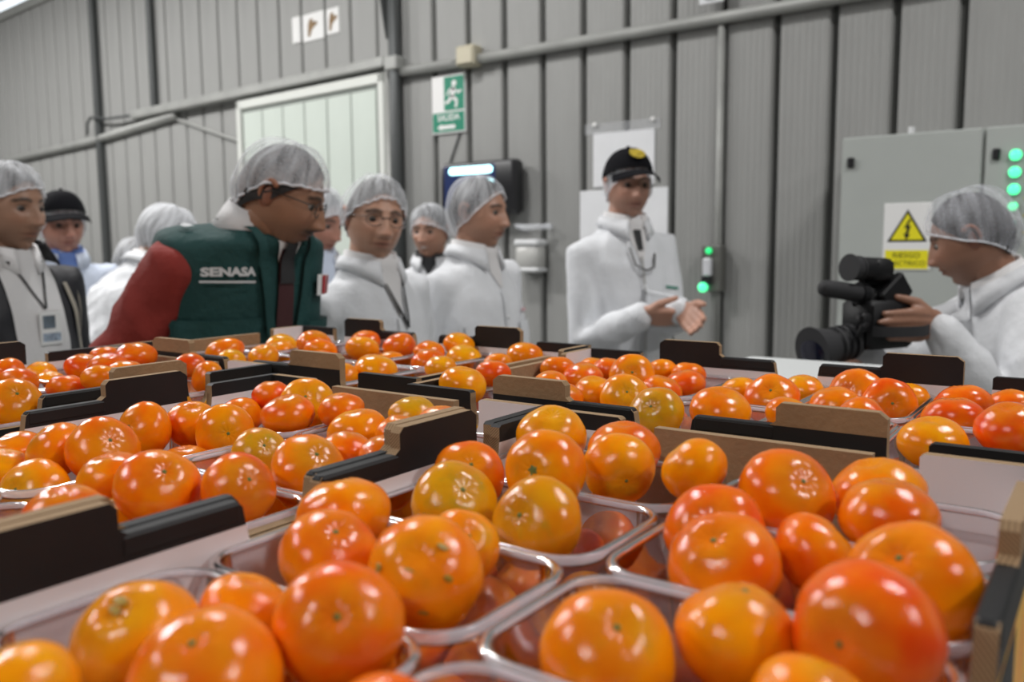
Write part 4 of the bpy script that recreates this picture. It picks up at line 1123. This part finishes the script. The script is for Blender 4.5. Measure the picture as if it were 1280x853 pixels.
def peel():
    m = bpy.data.materials.new('mandarin_peel'); m.use_nodes = True; nt = m.node_tree; N = nt.nodes; L = nt.links; b = N['Principled BSDF']
    oi = N.new('ShaderNodeObjectInfo'); tc = N.new('ShaderNodeTexCoord')
    ml = N.new('ShaderNodeMath'); ml.operation = 'MULTIPLY'; ml.inputs[1].default_value = 37; L.new(oi.outputs['Random'], ml.inputs[0])
    ad = N.new('ShaderNodeVectorMath'); ad.operation = 'ADD'; L.new(tc.outputs['Object'], ad.inputs[0]); L.new(ml.outputs[0], ad.inputs[1])
    n1 = N.new('ShaderNodeTexNoise'); n1.inputs['Scale'].default_value = 1.1; n1.inputs['Detail'].default_value = 3; L.new(ad.outputs[0], n1.inputs['Vector'])
    r1 = N.new('ShaderNodeMapRange'); r1.inputs['From Min'].default_value = .35; r1.inputs['From Max'].default_value = .68; L.new(n1.outputs[0], r1.inputs[0])
    hs = N.new('ShaderNodeHueSaturation'); hs.inputs['Hue'].default_value = .522; hs.inputs['Value'].default_value = 1.06; L.new(oi.outputs['Color'], hs.inputs['Color'])
    m1 = N.new('ShaderNodeMix'); m1.data_type = 'RGBA'; L.new(r1.outputs[0], m1.inputs[0]); L.new(oi.outputs['Color'], m1.inputs[6]); L.new(hs.outputs[0], m1.inputs[7])
    # greenish flecks and stem blush
    n2 = N.new('ShaderNodeTexNoise'); n2.inputs['Scale'].default_value = 2.6; n2.inputs['Detail'].default_value = 5; L.new(ad.outputs[0], n2.inputs['Vector'])
    sx = N.new('ShaderNodeSeparateXYZ'); L.new(tc.outputs['Object'], sx.inputs[0])
    zr = N.new('ShaderNodeMapRange'); zr.inputs['From Min'].default_value = .55; zr.inputs['From Max'].default_value = .80; L.new(sx.outputs['Z'], zr.inputs[0])
    gm = N.new('ShaderNodeMapRange'); gm.inputs['From Min'].default_value = .55; gm.inputs['From Max'].default_value = .75; gm.inputs['To Max'].default_value = .55; L.new(n2.outputs[0], gm.inputs[0])
    mz = N.new('ShaderNodeMath'); mz.operation = 'MULTIPLY_ADD'; mz.inputs[1].default_value = .28; L.new(zr.outputs[0], mz.inputs[0])
    al = N.new('ShaderNodeMath'); al.operation = 'MULTIPLY'; L.new(gm.outputs[0], al.inputs[0]); L.new(oi.outputs['Alpha'], al.inputs[1])
    L.new(al.outputs[0], mz.inputs[2])
    m2 = N.new('ShaderNodeMix'); m2.data_type = 'RGBA'; m2.inputs[7].default_value = (.34, .26, .02, 1)
    L.new(mz.outputs[0], m2.inputs[0]); L.new(m1.outputs[2], m2.inputs[6]); L.new(m2.outputs[2], b.inputs['Base Color'])
    n3 = N.new('ShaderNodeTexNoise'); n3.inputs['Scale'].default_value = 30; n3.inputs['Detail'].default_value = 2; L.new(ad.outputs[0], n3.inputs['Vector'])
    bp = N.new('ShaderNodeBump'); bp.inputs['Strength'].default_value = .8; bp.inputs['Distance'].default_value = .00018; L.new(n3.outputs[0], bp.inputs['Height']); L.new(bp.outputs[0], b.inputs['Normal'])
    b.inputs['Roughness'].default_value = .15; b.inputs['Specular IOR Level'].default_value = .40; b.inputs['Coat Weight'].default_value = .0; b.inputs['Coat Roughness'].default_value = .12
    MATS['mandarin_peel'] = m; return m
M_PEEL = peel()
MFLAT = [.84, .80, .86, .78, .88, .83]
MM = [mandarin_mesh(1), mandarin_mesh(2, .80), mandarin_mesh(3, .86), mandarin_mesh(4, .78), mandarin_mesh(5, .88, .05), mandarin_mesh(6, .83)]
def calyx_mesh():
    g = G(); V = [(0, 0, .035)]; n = 20
    for ring_, z in ((.5, .03), (1, .0)):
        for i in range(n):
            a = 2*math.pi*i/n; r = .11*ring_*(1+.35*ring_*math.cos(5*a)); V.append((r*math.cos(a), r*math.sin(a), z))
    F = [(0, 1+i, 1+(i+1) % n) for i in range(n)]+[(1+i, 1+n+i, 1+n+(i+1) % n, 1+(i+1) % n) for i in range(n)]
    g.add(V, F); return g.mesh('calyx', mat('green_calyx', (.12, .16, .03), .7, vary=.4, vscale=8), smooth=True)
CALYX = calyx_mesh()
COLOURS = {'o': (.84, .155, .002, .28), 'r': (.80, .075, .003, .10), 'y': (.86, .225, .002, .40), 'g': (.66, .22, .004, .8), 'd': (.82, .110, .002, .22)}
# name, carton, centre x y z, radius, stem axis, stem shows
FRUIT = [('a1', 'A', -0.3703, 0.5776, 1.3461, 0.0285, 0.25, -0.35, 0.9, 0, 0.86),
('a2', 'A', -0.3067, 0.4707, 1.3506, 0.0282, 0.15, -0.96, 0.26, 1, 0.84),
('a3', 'A', -0.3034, 0.5754, 1.3435, 0.028, 0.08, -0.08, 0.99, 0, 0.82),
('a4', 'A', -0.2834, 0.5305, 1.3422, 0.0264, 0.68, -0.71, -0.2, 1, 0.82),
('a5', 'A', -0.2226, 0.5211, 1.3527, 0.0224, -0.66, -0.03, 0.75, 0, 0.86),
('a7', 'A', -0.3677, 0.4652, 1.3392, 0.0262, 0.54, -0.53, 0.65, 1, 0.78),
('a8', 'A', -0.3415, 0.4168, 1.3363, 0.0283, 0.67, -0.37, 0.65, 1, 0.78),
('a9', 'A', -0.2744, 0.4113, 1.3369, 0.0283, -0.04, -0.88, 0.48, 1, 0.78),
('a12', 'A', -0.3707, 0.3486, 1.3415, 0.0284, -0.31, 0.06, 0.95, 0, 0.78),
('a13', 'A', -0.3394, 0.3072, 1.3358, 0.0273, 0.52, -0.17, 0.84, 1, 0.78),
('a14', 'A', -0.2859, 0.3543, 1.3365, 0.0215, 0.66, -0.38, 0.65, 1, 0.86),
('a15', 'A', -0.2732, 0.3098, 1.3392, 0.0293, 0.45, -0.61, 0.66, 0, 0.86),
('a18', 'A', -0.2591, 0.239, 1.3427, 0.0277, 0.59, -0.59, 0.55, 1, 0.86),
('a19', 'A', -0.3215, 0.239, 1.3335, 0.0214, 0.21, 0.19, 0.96, 0, 0.78),
('a20', 'A', -0.3379, 0.1956, 1.3325, 0.0273, 0.22, -0.53, 0.81, 1, 0.86),
('a21', 'A', -0.2792, 0.188, 1.335, 0.029, 0.24, -0.38, 0.89, 1, 0.86),
('a22', 'A', -0.3096, 0.1331, 1.3424, 0.0215, -0.43, -0.37, 0.82, 0, 0.86),
('a23', 'A', -0.1939, 0.1955, 1.3361, 0.022, -0.01, -0.65, 0.76, 0, 0.86),
('a24', 'A', -0.1821, 0.4574, 1.3357, 0.029, 0.11, -0.8, 0.59, 1, 0.78),
('a25', 'A', -0.1594, 0.4123, 1.3355, 0.0297, -0.05, -0.59, 0.81, 1, 0.78),
('a26', 'A', -0.1283, 0.4638, 1.3318, 0.023, 0.69, 0.32, 0.65, 0, 0.86),
('a27', 'A', -0.1627, 0.5247, 1.3438, 0.0311, 0.61, -0.48, 0.63, 1, 0.78),
('a28', 'A', -0.1194, 0.5717, 1.3394, 0.0296, -0.21, -0.14, 0.97, 0, 0.78),
('a29', 'A', -0.1023, 0.5192, 1.3426, 0.0278, -0.01, 0.06, 1.0, 0, 0.78),
('a30', 'A', -0.0709, 0.4175, 1.3435, 0.0302, -0.15, -0.66, 0.73, 1, 0.84),
('a31', 'A', -0.165, 0.2998, 1.3315, 0.0279, 0.42, -0.4, 0.82, 1, 0.86),
('a32', 'A', -0.1274, 0.3455, 1.3301, 0.0269, 0.12, 0.17, 0.98, 1, 0.86),
('a33', 'A', -0.0748, 0.348, 1.3442, 0.0302, -0.21, -0.96, 0.18, 1, 0.86),
('a34', 'A', -0.0805, 0.3004, 1.3287, 0.0255, 0.53, 0.03, 0.85, 0, 0.83),
('b1', 'B', -0.6522, 0.3032, 1.3194, 0.0275, 0.3, -0.84, 0.45, 1, 0.74),
('b2', 'B', -0.5021, 0.2495, 1.3425, 0.0247, 0.03, -0.17, 0.98, 0, 0.74),
('b3', 'B', -0.5479, 0.3042, 1.3149, 0.0215, 0.28, -0.01, 0.96, 0, 0.82),
('b4', 'B', -0.524, 0.3245, 1.3398, 0.0289, 0.68, -0.15, 0.72, 1, 0.74),
('b5', 'B', -0.5793, 0.3234, 1.3372, 0.0245, -0.07, -0.19, 0.98, 0, 0.78),
('b6', 'B', -0.4797, 0.3556, 1.3385, 0.0255, 0.85, -0.16, 0.51, 1, 0.79),
('b7', 'B', -0.6479, 0.4276, 1.3106, 0.0263, 0.01, -0.06, 1.0, 0, 0.8),
('b8', 'B', -0.7633, 0.344, 1.3273, 0.0238, -0.12, -0.17, 0.98, 0, 0.77),
('b9', 'B', -0.7262, 0.3159, 1.3231, 0.0231, 0.14, 0.08, 0.99, 0, 0.75),
('b10', 'B', -0.6961, 0.344, 1.3388, 0.0243, -0.25, -0.53, 0.81, 0, 0.86),
('b11', 'B', -0.6462, 0.3552, 1.343, 0.0282, 0.82, -0.14, 0.56, 1, 0.78),
('b12', 'B', -0.7038, 0.4258, 1.3395, 0.0253, 0.2, -0.91, 0.37, 1, 0.86),
('b13', 'B', -0.6989, 0.4702, 1.3381, 0.0238, 0.48, -0.18, 0.86, 0, 0.86),
('b14', 'B', -0.646, 0.4681, 1.3365, 0.0265, 0.87, -0.47, 0.14, 1, 0.74),
('b15', 'B', -0.5808, 0.4536, 1.3279, 0.0246, 0.72, -0.3, 0.62, 1, 0.75),
('b16', 'B', -0.4828, 0.4205, 1.3375, 0.0281, 0.69, -0.19, 0.7, 1, 0.74),
('b17', 'B', -0.7172, 0.5377, 1.3309, 0.0223, -0.66, 0.21, 0.72, 0, 0.83),
('b18', 'B', -0.7445, 0.5688, 1.3265, 0.0205, -0.21, -0.1, 0.97, 0, 0.81),
('b19', 'B', -0.715, 0.5764, 1.3471, 0.0208, -0.05, 0.11, 0.99, 0, 0.76),
('b20', 'B', -0.6692, 0.5834, 1.3428, 0.0277, 0.58, -0.61, 0.53, 1, 0.74),
('b21', 'B', -0.6433, 0.5373, 1.3412, 0.026, 0.0, -0.16, 0.99, 0, 0.74),
('b22', 'B', -0.5987, 0.5636, 1.3466, 0.0225, 0.0, -0.12, 0.99, 0, 0.74),
('b23', 'B', -0.5563, 0.5428, 1.3347, 0.0279, -0.12, -0.1, 0.99, 0, 0.74),
('b24', 'B', -0.6449, 0.5467, 1.3083, 0.0241, 0.05, -0.15, 0.99, 0, 0.74),
('b25', 'B', -0.4935, 0.4692, 1.3374, 0.0239, -0.1, 0.22, 0.97, 0, 0.74),
('b26', 'B', -0.5294, 0.5885, 1.3444, 0.0235, 0.1, 0.01, 0.99, 0, 0.74),
('b27', 'B', -0.4867, 0.5764, 1.3436, 0.0225, -0.09, 0.05, 1.0, 0, 0.74),
('b28', 'B', -0.4983, 0.5359, 1.3388, 0.0215, 0.11, 0.02, 0.99, 0, 0.8),
('b29', 'B', -0.4497, 0.4674, 1.3421, 0.0215, -0.13, -0.02, 0.99, 0, 0.75),
('g1', 'G', -0.9076, 0.4088, 1.3455, 0.0288, 0.74, -0.11, 0.67, 1, 0.74),
('g2', 'G', -1.1814, 0.5257, 1.3423, 0.0235, -0.17, -0.06, 0.98, 0, 0.79),
('g3', 'G', -1.1363, 0.5203, 1.3349, 0.0239, -0.05, 0.23, 0.97, 0, 0.74),
('g4', 'G', -1.2104, 0.5824, 1.33, 0.0215, 0.07, -0.13, 0.99, 0, 0.79),
('g5', 'G', -1.1698, 0.5756, 1.3211, 0.0215, 0.2, -0.01, 0.98, 0, 0.75),
('g6', 'G', -1.0241, 0.5222, 1.3358, 0.0222, -0.12, 0.12, 0.99, 0, 0.74),
('g7', 'G', -1.1844, 0.6302, 1.3347, 0.0262, 0.26, 0.11, 0.96, 0, 0.74),
('g8', 'G', -1.0501, 0.591, 1.3497, 0.0249, 0.28, -0.11, 0.96, 0, 0.74),
('g9', 'G', -1.0887, 0.6504, 1.353, 0.029, -0.07, -0.07, 1.0, 0, 0.74),
('g10', 'G', -0.9759, 0.5385, 1.3488, 0.0222, -0.18, 0.22, 0.96, 0, 0.74),
('g11', 'G', -1.004, 0.5872, 1.3463, 0.0234, -0.03, 0.11, 0.99, 0, 0.74),
('g12', 'G', -1.2027, 0.672, 1.3445, 0.0215, -0.07, 0.0, 1.0, 0, 0.74),
('g13', 'G', -0.9975, 0.672, 1.347, 0.0215, -0.06, -0.01, 1.0, 0, 0.77),
('g14', 'G', -0.9146, 0.6399, 1.342, 0.0215, -0.59, -0.67, 0.46, 0, 0.86),
('e1', 'E', -1.1561, 0.8432, 1.336, 0.0319, -0.26, -0.18, 0.95, 0, 0.74),
('e2', 'E', -1.075, 0.796, 1.3352, 0.0215, 0.14, 0.16, 0.98, 0, 0.74),
('e5', 'E', -1.091, 0.8659, 1.3312, 0.0242, 0.08, -0.31, 0.95, 0, 0.77),
('e6', 'E', -1.1892, 0.984, 1.3299, 0.0279, 0.16, -0.07, 0.98, 0, 0.74),
('e7', 'E', -1.1512, 0.9485, 1.325, 0.0247, -0.15, -0.24, 0.96, 0, 0.75),
('e8', 'E', -1.0913, 0.9716, 1.3408, 0.0296, 0.27, 0.03, 0.96, 0, 0.74),
('e9', 'E', -1.0396, 0.9384, 1.335, 0.0276, -0.11, 0.26, 0.96, 0, 0.74),
('e10', 'E', -0.9514, 0.8628, 1.3308, 0.0262, -0.06, 0.29, 0.95, 0, 0.74),
('e11', 'E', -0.9797, 0.9716, 1.3397, 0.0274, -0.04, 0.32, 0.95, 0, 0.74),
('e12', 'E', -1.0538, 1.0513, 1.3377, 0.0276, -0.02, -0.28, 0.96, 0, 0.74),
('e13', 'E', -0.9661, 1.0425, 1.3373, 0.0288, -0.23, -0.2, 0.95, 0, 0.79),
('e14', 'E', -0.8208, 0.8384, 1.3333, 0.0304, 0.1, 0.08, 0.99, 0, 0.74),
('e15', 'E', -0.9259, 0.9764, 1.3209, 0.0242, -0.08, -0.13, 0.99, 0, 0.74),
('e16', 'E', -0.8341, 0.7889, 1.3313, 0.0228, 0.04, -0.05, 1.0, 0, 0.74),
('e17', 'E', -0.8678, 1.0033, 1.337, 0.025, 0.04, 0.04, 1.0, 0, 0.74),
('e18', 'E', -0.8519, 1.0575, 1.3453, 0.0256, 0.21, 0.02, 0.98, 0, 0.74),
('e19', 'E', -0.8164, 1.0253, 1.3288, 0.0284, 0.14, -0.07, 0.99, 0, 0.74),
('e20', 'E', -0.8165, 0.9432, 1.3324, 0.0269, -0.05, -0.0, 1.0, 0, 0.74),
('e21', 'E', -0.7344, 0.8724, 1.3394, 0.0219, -0.05, 0.03, 1.0, 0, 0.74),
('e22', 'E', -0.7193, 1.0484, 1.337, 0.0285, 0.06, 0.04, 1.0, 0, 0.74),
('e23', 'E', -0.7143, 0.9732, 1.3348, 0.0215, -0.09, 0.07, 0.99, 0, 0.74),
('c1', 'C', -0.58, 0.7247, 1.349, 0.0265, 0.19, 0.05, 0.98, 0, 0.81),
('c2', 'C', -0.5849, 0.7876, 1.3539, 0.0215, -0.12, 0.23, 0.96, 0, 0.74),
('c3', 'C', -0.5826, 0.9235, 1.3424, 0.0236, -0.09, 0.18, 0.98, 0, 0.74),
('c4', 'C', -0.5373, 0.9104, 1.3366, 0.0259, 0.08, -0.03, 1.0, 0, 0.74),
('c5', 'C', -0.5401, 0.8402, 1.3387, 0.0215, -0.05, -0.1, 0.99, 0, 0.74),
('c6', 'C', -0.4744, 0.7614, 1.3401, 0.0226, 0.27, -0.07, 0.96, 0, 0.74),
('c7', 'C', -0.5744, 1.0033, 1.3336, 0.0215, 0.15, 0.14, 0.98, 0, 0.74),
('c8', 'C', -0.5393, 0.9818, 1.3383, 0.0215, 0.07, 0.1, 0.99, 0, 0.74),
('c9', 'C', -0.4694, 0.9091, 1.344, 0.0279, 0.44, -0.79, 0.43, 1, 0.74),
('c10', 'C', -0.4716, 0.8225, 1.3384, 0.0227, 0.12, -0.22, 0.97, 0, 0.74),
('c11', 'C', -0.4277, 0.8125, 1.3371, 0.0276, 0.51, -0.7, 0.51, 1, 0.74),
('c12', 'C', -0.4724, 0.9947, 1.3396, 0.0215, -0.26, 0.18, 0.95, 0, 0.74),
('c13', 'C', -0.4194, 0.9462, 1.3316, 0.0266, -0.29, -0.06, 0.96, 0, 0.74),
('c14', 'C', -0.4322, 0.9895, 1.339, 0.022, 0.04, 0.12, 0.99, 0, 0.74),
('c15', 'C', -0.4247, 0.8971, 1.3324, 0.0244, 0.22, 0.13, 0.97, 0, 0.74),
('c16', 'C', -0.354, 0.7363, 1.3407, 0.0269, 0.09, -0.85, 0.52, 1, 0.74),
('c17', 'C', -0.3087, 0.7824, 1.3403, 0.0297, 0.18, -0.21, 0.96, 0, 0.74),
('c18', 'C', -0.3067, 0.927, 1.3295, 0.0305, 0.17, -0.74, 0.65, 1, 0.74),
('c19', 'C', -0.3557, 0.9591, 1.329, 0.0229, -0.27, 0.15, 0.95, 0, 0.74),
('c20', 'C', -0.3003, 1.0197, 1.3276, 0.0239, -0.0, -0.09, 1.0, 0, 0.74),
('c22', 'C', -0.2499, 0.8036, 1.3394, 0.0215, 0.31, -0.09, 0.95, 0, 0.74),
('c23', 'C', -0.2327, 0.989, 1.3301, 0.0336, -0.16, -0.88, 0.44, 1, 0.74),
('c24', 'C', -0.2398, 0.9235, 1.3308, 0.0263, -0.22, -0.15, 0.96, 0, 0.74),
('c25', 'C', -0.1915, 0.9559, 1.3302, 0.029, 0.34, -0.9, 0.28, 1, 0.74),
('c26', 'C', -0.184, 1.0226, 1.3284, 0.0215, 0.01, -0.08, 1.0, 0, 0.77),
('c27', 'C', -0.1884, 0.8336, 1.3339, 0.025, 0.68, 0.34, 0.65, 0, 0.85),
('c28', 'C', -0.1239, 0.9624, 1.3362, 0.0282, -0.22, 0.12, 0.97, 0, 0.74),
('c29', 'C', -0.1229, 0.9019, 1.3324, 0.0288, -0.1, 0.1, 0.99, 0, 0.74),
('c30', 'C', -0.0862, 1.0053, 1.3301, 0.0258, -0.26, 0.17, 0.95, 0, 0.74),
('c31', 'C', -0.0683, 0.8022, 1.3474, 0.027, -0.06, -0.32, 0.94, 0, 0.74),
('c32', 'C', -0.1211, 0.7752, 1.3351, 0.028, -0.03, -0.17, 0.99, 0, 0.74)]
TONE = dict(zip('a1 a2 a3 a4 a5 a7 a8 a9 a12 a13 a14 a15 a18 a19 a20 a21 a22 a24 a25 a26 a27 a28 a29 a30 a31 a32 a33 b1 b2 b3 b4 b5 b6 b12 b15 b16 b23 b26 g1 g4 g5 g9 e5 e6 e7 e11 e14 e18 e19 c1 c4 c9 c11 c13 c16 c17 c18 c23 c25 c26 c28 c31 c32'.split(),
            'y o r y y d g g o d y o d o y d y r d d d o d o o o r y d y d o r o g o o g o y y r y y y y y y y y r o y r g o d d r y r r y'.split()))
SPECIAL = {'a2': 'large orange mandarin showing a fresh green stem button', 'a8': 'greenish-yellow mandarin with its stem end up beside the black carton rim', 'a9': 'broad golden mandarin lying on its side across a punnet edge',
 'a15': 'big orange mandarin blotched with green scars', 'a18': 'largest smooth red-orange mandarin with a pale stem dimple facing out', 'a25': 'wrinkled flat-topped mandarin leaning on a redder one', 'a31': 'orange mandarin with a greenish stem dimple alone in a punnet corner',
 'a32': 'upright egg-shaped orange mandarin with no stem showing', 'a33': 'biggest red mandarin with a brown stem scar on its side', 'a30': 'large yellow-orange mandarin beside the empty punnet corner', 'a5': 'golden mandarin at the end of a punnet by the brown end wall',
 'a20': 'orange mandarin with a green streak beside the white carton liner', 'b14': 'mandarin whose sunken stem end catches a ring of glints', 'b15': 'greenish mandarin with a pale dry top among red ones', 'c16': 'pale orange mandarin rising above the gap between two carton rims',
 'c25': 'red mandarin with a sunken crown beside a cut-out in the carton wall', 'c1': 'yellow-orange mandarin filling the cut-out at the carton corner', 'g1': 'large flat mandarin filling the handle gap of a carton'}
placed = []
scar = G(); scar.ell((0, 0, 0), (.12, .075, .014), 14, 8); SCAR_ME = scar.mesh('scar', mat('green_scar', (.33, .20, .015), .45, vary=.35, vscale=9), smooth=True)
SCARS = {'a15': [(.33, -.87, .37), (.90, -.39, .22), (.59, -.73, -.34), (.65, -.23, .73), (-.32, -.89, .32)], 'a20': [(.23, -.53, .82), (.16, -.37, .92)]}
def add_fruit(nm, key, x, y, z, r, ax, stem, flat=.82):
    k = random.randrange(len(MM))
    if nm == 'a25' or nm == 'a3': k = 3
    if nm == 'a32': k = 4
    o = bpy.data.objects.new('mandarin', MM[k]); COL.objects.link(o)
    o.location = (x, y, z); o.scale = (r, r, r*flat/MFLAT[k])
    q = Vector((0, 0, 1)).rotation_difference(Vector(ax)); o.rotation_mode = 'QUATERNION'
    o.rotation_quaternion = q @ Matrix.Rotation(random.uniform(0, 6.28), 4, 'Z').to_quaternion()
    t = TONE.get(nm) or random.choice('oodddrry')
    c = COLOURS[t]; j = random.uniform(-.04, .04)
    o.color = (min(.95, c[0]+j*.5), max(.05, c[1]*(1+random.uniform(-.15, .15))), c[2], c[3])
    if stem:
        cx_ = child('calyx', CALYX, o)
        me = MM[k]; zt = me.vertices[len(me.vertices)-2].co.z
        cx_.location = (0, 0, zt+.004); sc = 1.25 if nm == 'a2' else .55; cx_.scale = (sc, sc, 1)
    for sd_ in SCARS.get(nm, ()):
        l = o.rotation_quaternion.inverted() @ Vector(sd_); l = Vector((l.x, l.y, l.z*MFLAT[k]/flat))
        l /= math.sqrt(l.x**2+l.y**2+(l.z/MFLAT[k])**2)
        sc_ = child('scar', SCAR_ME, o); sc_.location = l*.992; sc_.rotation_mode = 'QUATERNION'; sc_.rotation_quaternion = Vector((0, 0, 1)).rotation_difference(l)
        k_ = random.uniform(.7, 1.25); sc_.scale = (k_, k_*.9, 1)
    if nm in SPECIAL: tag(o, SPECIAL[nm], 'mandarin', 'mandarins in '+CARTONS[key][4])
    else: tag(o, ({'o': 'bright orange', 'r': 'red-tinged', 'y': 'yellow-orange', 'g': 'greenish', 'd': 'deep orange'}[t]+(' mandarin heaped in ' if nm else ' mandarin half buried in '))+CARTONS[key][4], 'mandarin', 'mandarins in '+CARTONS[key][4])
    placed.append((x, y, z, r))
for nm, key, x, y, z, r, a0, a1, a2, stem, flat in FRUIT:
    add_fruit(nm, key, x, y, z, r, (a0, a1, a2), stem, flat)
# lower layer, seen through the punnet walls and between the top fruit
rl = random.Random(5)
def spot(key, x0, y0, lx, ly, z, r):
    # the long side of a punnet runs across the long side of its carton
    wx, wy = (lx, ly) if CARTONS[key][2] == 90 else (ly, lx)
    return x0+wx+rl.uniform(-.001, .001), y0+wy+rl.uniform(-.001, .001), z, r
def clear(x, y, z, r): return all((x-a)**2+(y-b)**2+((z-c)*1.08)**2 > (.975*(r+d))**2 for a, b, c, d in placed)
for key, x0, y0 in PUN:
    for i in (-1, 0, 1):
        for j in (-.5, .5):
            x, y, z, r = spot(key, x0, y0, i*.0500, j*.0462, BASE_Z+.0065+.0240, .0228)
            if clear(x, y, z, r) and (key in 'AB' or rl.random() < .6):
                an = rl.uniform(0, 6.28); k = rl.uniform(0, .9)
                add_fruit('', key, x, y, z, r, Vector((math.cos(an)*k, math.sin(an)*k, 1)).normalized(), 0)

# fruit heaped in the punnets at the near ends of the cartons by the jacket
for key, x0, y0 in PUN:
    if (key == 'B' and y0 < .20) or (key == 'G' and y0 < .44):
        for i in (-1, 0, 1):
            for j in (-.5, .5):
                x, y, z, r = spot(key, x0, y0, i*.0520, j*.0490, RIM-.030, .0240)
                if clear(x, y, z, r):
                    an = rl.uniform(0, 6.28); k = rl.uniform(0, .5)
                    add_fruit('x', key, x, y, z, r, Vector((math.cos(an)*k, math.sin(an)*k, 1)).normalized(), 0)
